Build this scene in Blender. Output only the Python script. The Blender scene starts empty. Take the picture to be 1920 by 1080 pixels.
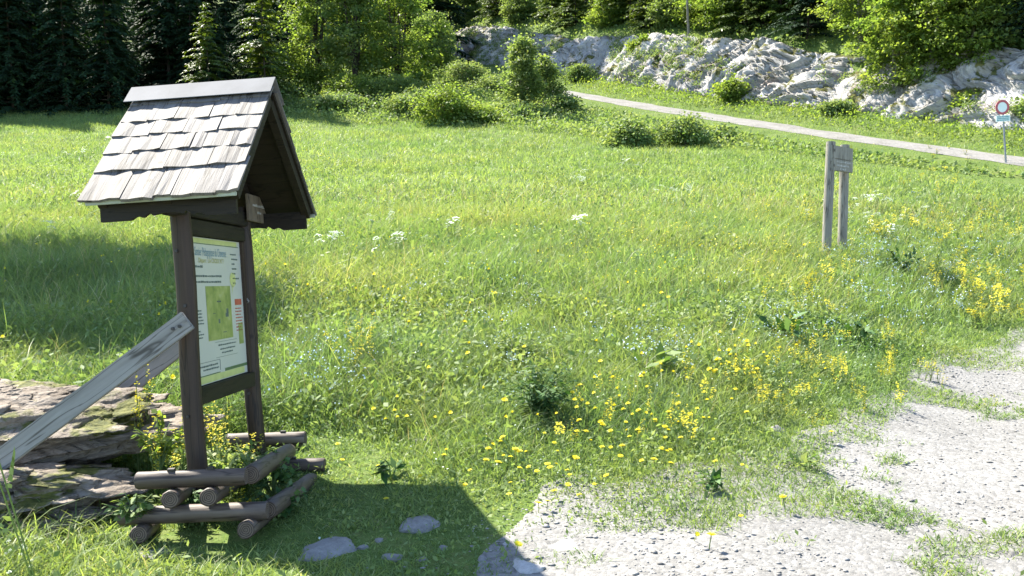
import bpy, bmesh, math, random
import numpy as np
from mathutils import Vector, Matrix, noise as mnoise

random.seed(7)
RNG = np.random.default_rng(11)
scene = bpy.context.scene
col = scene.collection

# ------------------------------------------------------------------ camera, sky, sun, exposure
FPX, CAM_H = 1700.0, 1.7                       # focal length in pixels of the 1920 wide photograph
PITCH = math.atan(160 / FPX)
cam_data = bpy.data.cameras.new("camera")
cam_data.sensor_width = 36.0
cam_data.lens = FPX / 1920 * 36.0
cam_data.clip_start = 0.05
cam_data.clip_end = 2000
cam = bpy.data.objects.new("camera", cam_data)
cam.location = (0, 0, CAM_H)
cam.rotation_euler = (math.pi / 2 - PITCH, 0, 0)
col.objects.link(cam)
scene.camera = cam

SUN = Vector((-0.66, 0.68, 1.0)).normalized()  # towards the sun
world = bpy.data.worlds.new("World")
scene.world = world
world.use_nodes = True
wn = world.node_tree
wn.nodes.clear()
sky = wn.nodes.new("ShaderNodeTexSky")
sky.sky_type = 'NISHITA'
sky.sun_disc = False
sky.sun_elevation = math.asin(SUN.z)
sky.sun_rotation = math.atan2(SUN.x, SUN.y)
sky.altitude = 1200
bg = wn.nodes.new("ShaderNodeBackground")
bg.inputs["Strength"].default_value = 0.108
wo = wn.nodes.new("ShaderNodeOutputWorld")
wn.links.new(sky.outputs[0], bg.inputs[0])
wn.links.new(bg.outputs[0], wo.inputs[0])

sun_data = bpy.data.lights.new("sun", 'SUN')
sun_data.energy = 4.6
sun_data.angle = math.radians(0.55)
sun_data.color = (1.0, 0.94, 0.82)
sun = bpy.data.objects.new("sun", sun_data)
sun.rotation_euler = SUN.to_track_quat('Z', 'Y').to_euler()
sun.location = (-20, 12, 40)
col.objects.link(sun)

scene.view_settings.view_transform = 'Standard'
scene.view_settings.look = 'None'
scene.view_settings.gamma = 1.0
scene.view_settings.exposure = 2.12
scene.cycles.use_denoising = True
scene.cycles.max_bounces = 6
scene.cycles.diffuse_bounces = 3
scene.cycles.transmission_bounces = 4
scene.cycles.sample_clamp_indirect = 6

# ------------------------------------------------------------------ picture <-> place
CP, SP = math.cos(PITCH), math.sin(PITCH)
AX, AF, AU = np.array([1., 0, 0]), np.array([0, CP, -SP]), np.array([0, SP, CP])
CAMP = np.array([0, 0, CAM_H])
def ray(px, py): return AF + (px - 960) / FPX * AX + (540 - py) / FPX * AU
def at(px, py, d): return CAMP + d * ray(px, py)

def smooth(a, b, x):
    t = np.clip((np.asarray(x, float) - a) / (b - a), 0, 1)
    return t * t * (3 - 2 * t)

_LAT = np.random.default_rng(5).random((256, 256))
def vnoise(x, y):
    x = np.asarray(x, float); y = np.asarray(y, float)
    xi = np.floor(x).astype(int); yi = np.floor(y).astype(int)
    fx = x - xi; fy = y - yi
    fx = fx * fx * (3 - 2 * fx); fy = fy * fy * (3 - 2 * fy)
    g = lambda i, j: _LAT[i % 256, j % 256]
    return (g(xi, yi) * (1 - fx) + g(xi + 1, yi) * fx) * (1 - fy) + (g(xi, yi + 1) * (1 - fx) + g(xi + 1, yi + 1) * fx) * fy
def fbm(x, y, o=4):
    s, a, n = 0, 1.0, 0
    for k in range(o):
        s = s + a * vnoise(np.asarray(x) * 2 ** k + 17.3 * k, np.asarray(y) * 2 ** k + 9.1 * k); n += a; a *= .5
    return s / n

# ------------------------------------------------------------------ terrain height
YT = [-80, 3, 4, 5, 6, 8, 10, 13, 17, 22, 28, 36, 46, 60, 80, 120, 200, 400]
ZL = [.06, .06, .06, .06, .10, .32, .58, .90, 1.33, 1.95, 2.75, 3.88, 5.7, 9.1, 15.8, 31, 62, 140]
YR = [-80, 4, 8, 10, 13, 17, 22, 28, 32, 40, 50, 60, 80, 120, 200, 400]
ZR = [0, 0, 0, .08, .42, .95, 1.7, 2.6, 3.17, 4.9, 7.1, 9.4, 15, 28, 58, 130]
RD = np.array([-.467, .884])                   # road direction, R0 one point on its centre line
R0 = np.array([2.9, 60.0])
def road_coords(x, y):
    d = .884 * (x - R0[0]) + .467 * (y - R0[1])
    yf = y - .467 * d
    return d, yf
def road_z(yf): return np.interp(yf, [-80, 0, 12, 20, 26, 32, 41, 50, 60, 75, 100, 400], [-.6, -.2, .3, 1.1, 2.05, 3.15, 4.90, 6.75, 8.9, 12.2, 17.6, 82])
def gravel_edge(x):
    return -.12 + np.interp(x, [-9, -2, -.6, -.1, .15, .9, 1.5, 2.2, 3.7, 6.2, 9, 14, 24, 40], [-2, 2.6, 3.4, 4.3, 5.0, 5.3, 5.7, 6.4, 8.4, 10.8, 13.2, 17, 22, 28])
def height(x, y):
    x = np.asarray(x, float); y = np.asarray(y, float)
    a = x / np.maximum(np.abs(y), 3.0)
    k = smooth(.2, .58, a)
    p = np.interp(y, YT, ZL) * (1 - k) + np.interp(y, YR, ZR) * k
    p = p + .12 * (fbm(x * .35, y * .35, 3) - .5) * smooth(6, 16, y) + .5 * (fbm(x * .12 + 3, y * .12, 3) - .5) * smooth(20, 50, y)
    d, yf = road_coords(x, y)
    zr = road_z(yf)
    zr = zr + .10 * np.clip(d, -2.2, 2.2)
    z = p * smooth(1.8, 8, -d) + zr * (1 - smooth(1.8, 8, -d)) - .30 * smooth(1.6, 3.2, -d) * (1 - smooth(4, 10, -d))
    fade = smooth(14, 24, yf)
    hill = zr + .26 * np.maximum(d - 1.4, 0) * smooth(1.2, 2.4, d) + 2.5 * smooth(4.9, 7.0, d) + .36 * np.maximum(d - 7.0, 0) + 1.2 * (fbm(x * .15, y * .15, 3) - .5) * smooth(6, 10, d)
    z = np.where(d > 1.4, hill * fade + p * (1 - fade), z * fade + p * (1 - fade))
    near = 1 - smooth(9, 14, y)
    z = z + near * .035 * (fbm(x * 1.7, y * 1.7, 3) - .5)
    return z
def hz(x, y): return float(height(np.array([x]), np.array([y]))[0])
def ground_at(px, py, dmax=140):
    r = ray(px, py)
    ds = np.concatenate([np.arange(3, 20, .03), np.arange(20, dmax, .1)])
    P = CAMP[None] + ds[:, None] * r[None]
    below = P[:, 2] < height(P[:, 0], P[:, 1])
    i = int(np.argmax(below)) if below.any() else len(ds) - 1
    p = P[i]; return np.array([p[0], p[1], hz(p[0], p[1])])

# ------------------------------------------------------------------ object helpers
def tag(o, label=None, cat=None, group=None, kind=None):
    if label: o["label"] = label
    if cat: o["category"] = cat
    if group: o["group"] = group
    if kind: o["kind"] = kind
    return o
def empty(name, loc, rz=0.0):
    o = bpy.data.objects.new(name, None)
    o.empty_display_size = .2
    o.location = loc; o.rotation_euler = (0, 0, rz)
    col.objects.link(o)
    return o
def link(name, me, parent=None, loc=None, rot=None, scale=None):
    o = bpy.data.objects.new(name, me)
    if parent: o.parent = parent
    if loc is not None: o.location = loc
    if rot is not None: o.rotation_euler = rot
    if scale is not None: o.scale = (scale,) * 3 if np.isscalar(scale) else scale
    col.objects.link(o)
    return o
def copy_tree(o, parent=None):
    c = o.copy(); col.objects.link(c); c.parent = parent
    for ch in list(o.children): copy_tree(ch, c)
    return c
def np_mesh(name, verts, faces, mats, v=None, smooth_shade=False, mi=None):
    """faces: (N,k) array with one k, or a list of such arrays."""
    fl = faces if isinstance(faces, list) else [faces]
    fl = [np.asarray(f, np.int32) for f in fl if len(f)]
    me = bpy.data.meshes.new(name)
    verts = np.asarray(verts, np.float32).reshape(-1, 3)
    loops = np.concatenate([f.ravel() for f in fl])
    tot = np.concatenate([np.full(len(f), f.shape[1], np.int32) for f in fl])
    st = np.concatenate([[0], np.cumsum(tot)[:-1]]).astype(np.int32)
    me.vertices.add(len(verts)); me.vertices.foreach_set("co", verts.ravel())
    me.loops.add(len(loops)); me.loops.foreach_set("vertex_index", loops)
    me.polygons.add(len(tot)); me.polygons.foreach_set("loop_start", st); me.polygons.foreach_set("loop_total", tot)
    if mi is not None: me.polygons.foreach_set("material_index", np.asarray(mi, np.int32))
    if smooth_shade: me.polygons.foreach_set("use_smooth", np.ones(len(tot), bool))
    if v is not None:
        at_ = me.attributes.new("v", 'FLOAT', 'POINT'); at_.data.foreach_set("value", np.asarray(v, np.float32))
    for m in (mats if isinstance(mats, (list, tuple)) else [mats]): me.materials.append(m)
    me.update(calc_edges=True)
    return me

class MB:
    """collects shapes into one mesh"""
    def __init__(s): s.v = []; s.f = []; s.a = []; s.m = []
    def add(s, vs, fs, a=.5, m=0):
        b = len(s.v); s.v += [tuple(p) for p in vs]; s.f += [tuple(i + b for i in f) for f in fs]
        s.a += [a] * len(vs); s.m += [m] * len(fs)
    def box(s, lo, hi, a=.5, m=0, M=None):
        c = [Vector((x, y, z)) for x in (lo[0], hi[0]) for y in (lo[1], hi[1]) for z in (lo[2], hi[2])]
        if M is not None: c = [M @ p for p in c]
        s.add(c, [(0, 1, 3, 2), (4, 6, 7, 5), (0, 4, 5, 1), (2, 3, 7, 6), (0, 2, 6, 4), (1, 5, 7, 3)], a, m)
    def tube(s, pts, rad, n=12, a=.5, m=0, cap=True, wob=0):
        pts = [Vector(p) for p in pts]; rings = []
        for i, p in enumerate(pts):
            d = (pts[min(i + 1, len(pts) - 1)] - pts[max(i - 1, 0)]).normalized()
            x = d.orthogonal().normalized() if i == 0 else (X - d * X.dot(d)).normalized()
            X = x; y = d.cross(x)
            r = rad[i] if hasattr(rad, '__len__') else rad
            rings.append([p + (x * math.cos(2 * math.pi * k / n) + y * math.sin(2 * math.pi * k / n)) * r * (1 + (wob * mnoise.noise(p * 3 + Vector((k * 1.7, 0, 0))) if wob else 0)) for k in range(n)])
        vs = [q for r_ in rings for q in r_]; fs = []
        for i in range(len(rings) - 1):
            for k in range(n):
                fs.append((i * n + k, i * n + (k + 1) % n, (i + 1) * n + (k + 1) % n, (i + 1) * n + k))
        if cap: fs += [tuple(range(n))[::-1], tuple(range((len(rings) - 1) * n, len(rings) * n))]
        s.add(vs, fs, a, m)
    def mesh(s, name, mats, smooth_shade=False, bevel=0):
        me = bpy.data.meshes.new(name)
        me.from_pydata(s.v, [], s.f)
        at_ = me.attributes.new("v", 'FLOAT', 'POINT'); at_.data.foreach_set("value", np.array(s.a, np.float32))
        for m in (mats if isinstance(mats, (list, tuple)) else [mats]): me.materials.append(m)
        me.polygons.foreach_set("material_index", np.array(s.m, np.int32))
        bm = bmesh.new(); bm.from_mesh(me)
        bmesh.ops.recalc_face_normals(bm, faces=bm.faces)
        if bevel:
            es = [e for e in bm.edges if len(e.link_faces) == 2 and e.calc_face_angle(0) > .6]
            bmesh.ops.bevel(bm, geom=es, offset=bevel, segments=2, affect='EDGES', clamp_overlap=True)
        for fc in bm.faces: fc.smooth = smooth_shade
        if smooth_shade:
            for e in bm.edges:
                if len(e.link_faces) == 2 and e.calc_face_angle(0) > .7: e.smooth = False
        bm.to_mesh(me); bm.free(); me.update()
        return me
    def build(s, name, mats, parent=None, **k):
        return link(name, s.mesh(name, mats, **k), parent)

# ------------------------------------------------------------------ materials
class NT:
    def __init__(s, name):
        s.mat = bpy.data.materials.new(name); s.mat.use_nodes = True; s.t = s.mat.node_tree; s.t.nodes.clear()
        s.out = s.n("ShaderNodeOutputMaterial")
    def n(s, ty, **k):
        nd = s.t.nodes.new(ty)
        for a, b in k.items():
            if hasattr(nd, a): setattr(nd, a, b)
            else: nd.inputs[a].default_value = b
        return nd
    def l(s, a, b): s.t.links.new(a, b)
    def ramp(s, fac, stops):
        r = s.n("ShaderNodeValToRGB"); e = r.color_ramp.elements
        while len(e) < len(stops): e.new(.5)
        for i, (p, c) in enumerate(stops): e[i].position = p; e[i].color = (*c, 1)
        s.l(fac, r.inputs[0]); return r.outputs[0]
    def noise(s, vec, scale, detail=4, rough=.55, dist=0):
        t = s.n("ShaderNodeTexNoise"); t.inputs["Scale"].default_value = scale; t.inputs["Detail"].default_value = detail
        t.inputs["Roughness"].default_value = rough; t.inputs["Distortion"].default_value = dist
        if vec is not None: s.l(vec, t.inputs["Vector"])
        return t.outputs[0]
    def coords(s, scale=(1, 1, 1), rot=(0, 0, 0)):
        c = s.n("ShaderNodeTexCoord"); m = s.n("ShaderNodeMapping")
        m.inputs["Scale"].default_value = scale; m.inputs["Rotation"].default_value = rot
        s.l(c.outputs["Object"], m.inputs[0]); return m.outputs[0]
    def attr(s, name="v"):
        a = s.n("ShaderNodeAttribute"); a.attribute_name = name; return a.outputs["Fac"]
    def mix(s, fac, a, b, mode='MIX'):
        m = s.n("ShaderNodeMix"); m.data_type = 'RGBA'; m.blend_type = mode
        for sock, val in ((m.inputs[0], fac), (m.inputs[6], a), (m.inputs[7], b)):
            if hasattr(val, 'is_output'): s.l(val, sock)
            elif isinstance(val, (int, float)): sock.default_value = val
            else: sock.default_value = (*val, 1)
        return m.outputs[2]
    def math(s, op, a, b=None):
        m = s.n("ShaderNodeMath"); m.operation = op
        for i, v_ in enumerate((a, b)):
            if v_ is None: continue
            if hasattr(v_, 'is_output'): s.l(v_, m.inputs[i])
            else: m.inputs[i].default_value = v_
        return m.outputs[0]
    def bump(s, h, strength=.4, dist=.01):
        b = s.n("ShaderNodeBump"); b.inputs["Strength"].default_value = strength; b.inputs["Distance"].default_value = dist
        s.l(h, b.inputs["Height"]); return b.outputs[0]
    def bsdf(s, colr, rough=.7, spec=.3, normal=None, metal=0):
        p = s.n("ShaderNodeBsdfPrincipled")
        if hasattr(colr, 'is_output'): s.l(colr, p.inputs["Base Color"])
        else: p.inputs["Base Color"].default_value = (*colr, 1)
        if hasattr(rough, 'is_output'): s.l(rough, p.inputs["Roughness"])
        else: p.inputs["Roughness"].default_value = rough
        p.inputs["Specular IOR Level"].default_value = spec; p.inputs["Metallic"].default_value = metal
        if normal is not None: s.l(normal, p.inputs["Normal"])
        return p.outputs[0]
    def done(s, sh): s.l(sh, s.out.inputs[0]); return s.mat

def leaf_mat(name, stops, trans=.4, tboost=(1.25, 1.2, .6), rough=.5, spec=.35):
    m = NT(name)
    c = m.ramp(m.attr(), stops)
    big = m.ramp(m.noise(m.coords(), .45, 4, .6), [(.38, (0, 0, 0)), (.62, (1, 1, 1))])
    c = m.mix(m.math('MULTIPLY', big, .55), c, m.mix(1.0, c, (.74, .98, 1.05), 'MULTIPLY'))
    dry = m.ramp(m.noise(m.coords((1, 1, .3)), 1.1, 5, .65), [(.56, (0, 0, 0)), (.70, (1, 1, 1))])
    c = m.mix(m.math('MULTIPLY', dry, .45), c, m.mix(1.0, c, (1.30, 1.06, .95), 'MULTIPLY'))
    p = m.bsdf(c, rough, spec)
    t = m.n("ShaderNodeBsdfTranslucent"); m.l(m.mix(1.0, c, tboost, 'MULTIPLY'), t.inputs[0])
    mx = m.n("ShaderNodeMixShader"); mx.inputs[0].default_value = trans
    m.l(p, mx.inputs[1]); m.l(t.outputs[0], mx.inputs[2])
    return m.done(mx.outputs[0])
def wood_mat(name, stops, scale, rough=.7, spec=.3, bump=.5):
    m = NT(name)
    co = m.coords(scale)
    g = m.noise(co, 1.0, 6, .62, .3)
    blot = m.noise(m.coords((2.2, 2.2, 2.2)), 1.6, 3)
    f = m.math('ADD', m.math('MULTIPLY', g, .65), m.math('MULTIPLY', m.attr(), .2))
    f = m.math('ADD', f, m.math('MULTIPLY', blot, .22))
    c = m.ramp(f, stops)
    ck = m.math('ABSOLUTE', m.math('SUBTRACT', m.noise(m.coords(tuple(x * .45 for x in scale)), 1.0, 3, .5, .5), .5))
    c = m.mix(1.0, c, m.ramp(ck, [(0, (.30, .28, .26)), (.022, (1, 1, 1))]), 'MULTIPLY')          # drying cracks along the grain
    kn = m.n("ShaderNodeTexVoronoi", Scale=5.5); m.l(m.coords(), kn.inputs["Vector"])
    c = m.mix(1.0, c, m.ramp(kn.outputs["Distance"], [(.05, (.45, .40, .36)), (.11, (1, 1, 1))]), 'MULTIPLY')   # knots
    return m.done(m.bsdf(c, rough, spec, m.bump(g, bump, .006)))
def plain_mat(name, c, rough=.6, spec=.3, metal=0, var=.25, scale=8):
    m = NT(name)
    n_ = m.noise(m.coords(), scale, 4)
    cc = m.ramp(n_, [(.3, tuple(x * (1 - var) for x in c)), (.7, tuple(min(1, x * (1 + var)) for x in c))])
    return m.done(m.bsdf(cc, rough, spec, None, metal))

M = {}
M['grass'] = leaf_mat('grass_blades', [(0, (.108, .172, .066)), (.35, (.182, .252, .086)), (.7, (.268, .322, .106)), (.9, (.35, .37, .15)), (1, (.45, .41, .24))], .5, rough=.5, spec=.35)
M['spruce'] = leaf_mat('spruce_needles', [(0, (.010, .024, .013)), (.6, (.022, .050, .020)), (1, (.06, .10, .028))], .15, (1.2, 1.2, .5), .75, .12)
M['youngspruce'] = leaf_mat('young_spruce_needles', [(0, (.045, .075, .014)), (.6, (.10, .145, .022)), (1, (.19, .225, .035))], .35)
M['leaf'] = leaf_mat('broad_leaves', [(0, (.10, .155, .05)), (.5, (.17, .235, .08)), (1, (.29, .345, .13))], .6, spec=.2)
M['leafy'] = leaf_mat('yellow_green_leaves', [(0, (.085, .135, .028)), (.5, (.165, .235, .048)), (1, (.29, .345, .085))], .6, spec=.2)
M['herb'] = leaf_mat('herb_leaves', [(0, (.08, .145, .035)), (.5, (.18, .245, .085)), (1, (.31, .35, .16))], .45, rough=.6, spec=.2)
M['darkherb'] = leaf_mat('dark_herb_leaves', [(0, (.028, .07, .018)), (.6, (.06, .13, .03)), (1, (.15, .22, .09))], .32, rough=.6, spec=.2)
M['yellow'] = leaf_mat('yellow_petals', [(0, (.66, .50, .012)), (.5, (.76, .65, .025)), (1, (.78, .72, .10))], .25, (1, 1, .8), .6, .2)
M['white'] = leaf_mat('white_petals', [(0, (.62, .66, .52)), (1, (.80, .82, .74))], .3, (1, 1, 1), .6, .2)
M['blue'] = leaf_mat('blue_petals', [(0, (.40, .50, .62)), (1, (.60, .68, .76))], .25, (1, 1, 1), .6, .2)
M['straw'] = leaf_mat('dry_stalks', [(0, (.30, .25, .12)), (1, (.48, .42, .25))], .3)
M['bark'] = wood_mat('bark', [(.3, (.020, .016, .013)), (.7, (.075, .063, .052))], (9, 9, 2), .9, .1, .8)
M['palebark'] = wood_mat('pale_bark', [(.3, (.09, .08, .065)), (.7, (.26, .24, .20))], (9, 9, 2), .9, .1, .8)
M['darkwood'] = wood_mat('dark_stained_wood', [(.28, (.018, .0105, .006)), (.6, (.044, .027, .016)), (.85, (.085, .056, .036))], (30, 30, 2.2), .62, .35, .5)
M['darkplank'] = wood_mat('dark_stained_planks', [(.28, (.008, .006, .004)), (.6, (.018, .013, .008)), (.85, (.038, .030, .019))], (3, 3, 34), .65, .3, .5)
M['shingle'] = wood_mat('weathered_shingle', [(.22, (.055, .048, .043)), (.40, (.105, .095, .088)), (.62, (.155, .143, .135)), (.85, (.215, .20, .19))], (46, 2.2, 2.2), .7, .25, .7)
M['greyplank'] = wood_mat('weathered_grey_plank', [(.25, (.09, .08, .07)), (.5, (.21, .197, .18)), (.8, (.31, .295, .28))], (2.2, 30, 30), .65, .4, .6)
M['log'] = wood_mat('brown_log', [(.25, (.025, .017, .012)), (.5, (.075, .054, .041)), (.8, (.17, .135, .11))], (2.5, 26, 26), .6, .4, .6)
M['greypost'] = wood_mat('weathered_grey_post', [(.25, (.08, .072, .058)), (.5, (.20, .186, .155)), (.8, (.33, .31, .265))], (26, 26, 1.8), .75, .25, .7)
def endgrain_mat():
    m = NT('log_end_grain'); w = m.n("ShaderNodeTexWave"); w.wave_type = 'RINGS'; w.rings_direction = 'X'
    w.inputs["Scale"].default_value = 34; w.inputs["Distortion"].default_value = 3.0; w.inputs["Detail"].default_value = 3; m.l(m.coords(), w.inputs["Vector"])
    f = m.math('ADD', m.math('MULTIPLY', w.outputs["Fac"], .5), m.math('MULTIPLY', m.noise(m.coords(), 22, 4), .5))
    return m.done(m.bsdf(m.ramp(f, [(.3, (.045, .033, .025)), (.7, (.15, .115, .088))]), .85, .15))
M['endgrain'] = endgrain_mat()
M['zinc'] = plain_mat('zinc_sheet', (.16, .16, .165), .8, .15, 0, .14, 5)
M['eave'] = plain_mat('pale_eave_strip', (.33, .35, .28), .5, .4, 0, .15, 8)
M['iron'] = plain_mat('dark_iron', (.05, .045, .042), .5, .5, .6, .3, 20)
M['galv'] = plain_mat('galvanised_steel', (.22, .23, .24), .45, .5, .6, .15, 10)
M['panelwhite'] = plain_mat('panel_paper', (.50, .495, .44), .35, .5, 0, .03, 3)
M['panelyellow'] = plain_mat('panel_yellow_band', (.50, .52, .20), .4, .5, 0, .12, 9)
M['panelgreen'] = plain_mat('panel_green_band', (.07, .13, .06), .4, .5, 0, .1, 9)
M['inkblue'] = plain_mat('title_ink', (.16, .27, .33), .5)
M['inkdark'] = plain_mat('text_ink', (.10, .13, .12), .5)
M['inkgold'] = plain_mat('gold_ink', (.38, .36, .10), .5)
M['inkred'] = plain_mat('red_ink', (.42, .10, .06), .5)
M['signred'] = plain_mat('sign_red', (.36, .05, .065), .4, .5, 0, .08)
M['signwhite'] = plain_mat('sign_white', (.62, .70, .70), .35, .5, 0, .05)
M['signteal'] = plain_mat('sign_teal_ink', (.05, .25, .27), .5)
M['plaque'] = wood_mat('plaque_wood', [(.3, (.10, .075, .05)), (.7, (.20, .16, .115))], (30, 30, 3), .55, .4, .4)
M['carved'] = plain_mat('pale_carved_letters', (.34, .33, .30), .7)

def map_mat():
    m = NT('trail_map')
    co = m.coords((1, 1, 1))
    n1 = m.noise(co, 7, 6, .6, .6); n2 = m.noise(co, 26, 4)
    f = m.math('ADD', m.math('MULTIPLY', n1, .75), m.math('MULTIPLY', n2, .25))
    c = m.ramp(f, [(.32, (.10, .16, .045)), (.46, (.22, .27, .075)), (.58, (.33, .36, .12)), (.72, (.46, .47, .33))])
    return m.done(m.bsdf(c, .35, .5))
M['map'] = map_mat()

def rock_mat(name, stops, scale, moss=0.0, bumpd=.03, streak=(1, 1, 1), rot=(0, 0, 0), mosscol=((.05, .06, .014), (.13, .13, .03))):
    m = NT(name)
    co = m.coords(streak, rot)
    n1 = m.noise(co, scale, 8, .65, .4)
    n2 = m.noise(co, scale * 5.5, 6, .6)
    vo = m.n("ShaderNodeTexVoronoi"); vo.feature = 'DISTANCE_TO_EDGE'; vo.inputs["Scale"].default_value = scale * 1.7
    m.l(m.mix(.35, co, m.n("ShaderNodeTexNoise", Scale=scale * 2).outputs[1]), vo.inputs["Vector"])
    f = m.math('ADD', m.math('MULTIPLY', n1, .7), m.math('MULTIPLY', n2, .3))
    c = m.ramp(f, stops)
    cr = m.ramp(vo.outputs["Distance"], [(0, (.35, .33, .32)), (.035, (1, 1, 1))])
    c = m.mix(.6, c, m.mix(1.0, c, cr, 'MULTIPLY'))
    if moss:
        geo = m.n("ShaderNodeNewGeometry"); sep = m.n("ShaderNodeSeparateXYZ"); m.l(geo.outputs["Normal"], sep.inputs[0])
        mk = m.noise(m.coords(), scale * .55, 6, .62)
        mk = m.math('ADD', mk, m.math('MULTIPLY', sep.outputs[2], .08))
        mf = m.ramp(mk, [(.66 - moss * .3, (0, 0, 0)), (.72 - moss * .3, (1, 1, 1))])
        mc = m.ramp(n2, [(.35, mosscol[0]), (.65, mosscol[1])])
        c = m.mix(mf, c, mc)
    h = m.math('ADD', n1, m.math('MULTIPLY', n2, .4))
    return m.done(m.bsdf(c, .85, .25, m.bump(h, .9, bumpd)))
M['boulder'] = rock_mat('boulder_rock', [(.26, (.038, .028, .020)), (.42, (.13, .104, .080)), (.58, (.235, .20, .165)), (.8, (.34, .305, .265))], 4.2, .06, .05, (1, 1, 1.25))
M['stone'] = rock_mat('pale_stone', [(.3, (.14, .132, .125)), (.55, (.23, .222, .215)), (.8, (.34, .333, .325))], 7, .0, .012)
M['whitestone'] = rock_mat('bleached_stone', [(.3, (.26, .255, .25)), (.55, (.38, .375, .37)), (.8, (.48, .475, .47))], 7, .0, .012)
def cliff_mat():
    m = NT('cliff_limestone')
    at_ = m.n("ShaderNodeAttribute"); at_.attribute_name = 'bed'
    mp = m.n("ShaderNodeMapping"); mp.inputs["Scale"].default_value = (.45, 1.5, 1.0); m.l(at_.outputs["Vector"], mp.inputs[0]); bed = mp.outputs[0]
    n1 = m.noise(bed, 1.1, 9, .70, .25); n2 = m.noise(bed, 4.5, 6, .65, .1); n3 = m.noise(m.coords(), .35, 4)
    f = m.math('ADD', m.math('MULTIPLY', n1, .55), m.math('ADD', m.math('MULTIPLY', n2, .30), m.math('MULTIPLY', n3, .15)))
    c = m.ramp(f, [(.34, (.06, .056, .052)), (.41, (.22, .211, .20)), (.48, (.40, .387, .37)), (.62, (.54, .525, .505))])
    pink = m.ramp(m.noise(m.coords(), .8, 4), [(.60, (1, 1, 1)), (.70, (1.0, .86, .84))]); c = m.mix(.7, c, m.mix(1.0, c, pink, 'MULTIPLY'))
    geo = m.n("ShaderNodeNewGeometry"); sep = m.n("ShaderNodeSeparateXYZ"); m.l(geo.outputs["Normal"], sep.inputs[0])
    mk = m.math('ADD', m.noise(m.coords(), .9, 7, .65), m.math('MULTIPLY', sep.outputs[2], .12))
    c = m.mix(m.ramp(mk, [(.60, (0, 0, 0)), (.66, (1, 1, 1))]), c, m.ramp(n2, [(.35, (.055, .07, .02)), (.65, (.17, .16, .05))]))
    h = m.math('ADD', n1, m.math('MULTIPLY', n2, .6))
    return m.done(m.bsdf(c, .9, .2, m.bump(h, 1.0, .22)))
M['cliff'] = cliff_mat()

def ground_mat():
    m = NT('meadow_soil')
    co = m.coords()
    n1 = m.noise(co, .9, 6, .6); n2 = m.noise(co, 14, 5, .6)
    f = m.math('ADD', m.math('MULTIPLY', n1, .6), m.math('MULTIPLY', n2, .4))
    c = m.ramp(f, [(.3, (.05, .075, .02)), (.5, (.085, .13, .03)), (.68, (.15, .165, .06))])
    return m.done(m.bsdf(c, .95, .1, m.bump(n2, .8, .03)))
M['ground'] = ground_mat()
M['darkstone'] = plain_mat('dark_grey_stone', (.12, .115, .11), .8, .3, 0, .35, 14)
def gravel_mat():
    m = NT('gravel')
    co = m.coords()
    v1 = m.n("ShaderNodeTexVoronoi", Scale=42.0); m.l(co, v1.inputs["Vector"])
    v2 = m.n("ShaderNodeTexVoronoi", Scale=110.0); m.l(co, v2.inputs["Vector"])
    n1 = m.noise(co, 1.3, 5)
    n0 = m.noise(m.coords((.5, 1.4, 1), (0, 0, .5)), .9, 4)
    tone = m.math('ADD', m.math('MULTIPLY', v1.outputs["Color"], .40), m.math('ADD', m.math('MULTIPLY', n1, .25), m.math('MULTIPLY', n0, .35)))
    c = m.ramp(tone, [(.2, (.10, .097, .091)), (.5, (.185, .180, .171)), (.8, (.27, .263, .251))])
    h = m.math('ADD', m.math('MULTIPLY', v1.outputs["Distance"], -1.0), m.math('MULTIPLY', v2.outputs["Distance"], -.5))
    return m.done(m.bsdf(c, .9, .15, m.bump(h, .45, .010)))
M['gravel'] = gravel_mat()
def road_mat():
    m = NT('road_gravel'); co = m.coords(); n1 = m.noise(co, 1.2, 6, .65); n2 = m.noise(co, 9, 5, .65)
    f = m.math('ADD', m.math('MULTIPLY', n1, .55), m.math('MULTIPLY', n2, .45))
    return m.done(m.bsdf(m.ramp(f, [(.30, (.085, .08, .065)), (.45, (.175, .168, .156)), (.7, (.26, .252, .240))]), .9, .15, m.bump(n2, .8, .05)))
M['roadgravel'] = road_mat()
def pebble_mat():
    m = NT('pebbles'); return m.done(m.bsdf(m.ramp(m.attr(), [(0, (.09, .086, .080)), (.2, (.19, .183, .172)), (.7, (.26, .252, .239)), (1, (.33, .32, .305))]), .85, .2))
M['pebble'] = pebble_mat()

# ------------------------------------------------------------------ ground, gravel, road, cliff
def axis(dense_lo, dense_hi, step, lo, hi, grow=1.12):
    a = list(np.arange(dense_lo, dense_hi, step)); s = step; x = a[-1]
    while x < hi: s *= grow; x += s; a.append(x)
    s = step; x = a[0]; b = []
    while x > lo: s *= grow; x -= s; b.append(x)
    return np.array(b[::-1] + a)
def grid_faces(nx, ny):
    i, j = np.meshgrid(np.arange(nx - 1), np.arange(ny - 1), indexing='ij')
    a = i * ny + j
    return np.stack([a, a + ny, a + ny + 1, a + 1], -1).reshape(-1, 4)
gx = axis(-7, 14, .12, -320, 320, 1.055); gy = axis(2.4, 14, .12, -120, 420, 1.04)
GX, GY = np.meshgrid(gx, gy, indexing='ij')
me = np_mesh('ground', np.stack([GX, GY, height(GX, GY)], -1), grid_faces(len(gx), len(gy)), M['ground'], smooth_shade=True)
tag(link('ground', me), kind='structure', label='grassy sloping meadow ground')

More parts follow.
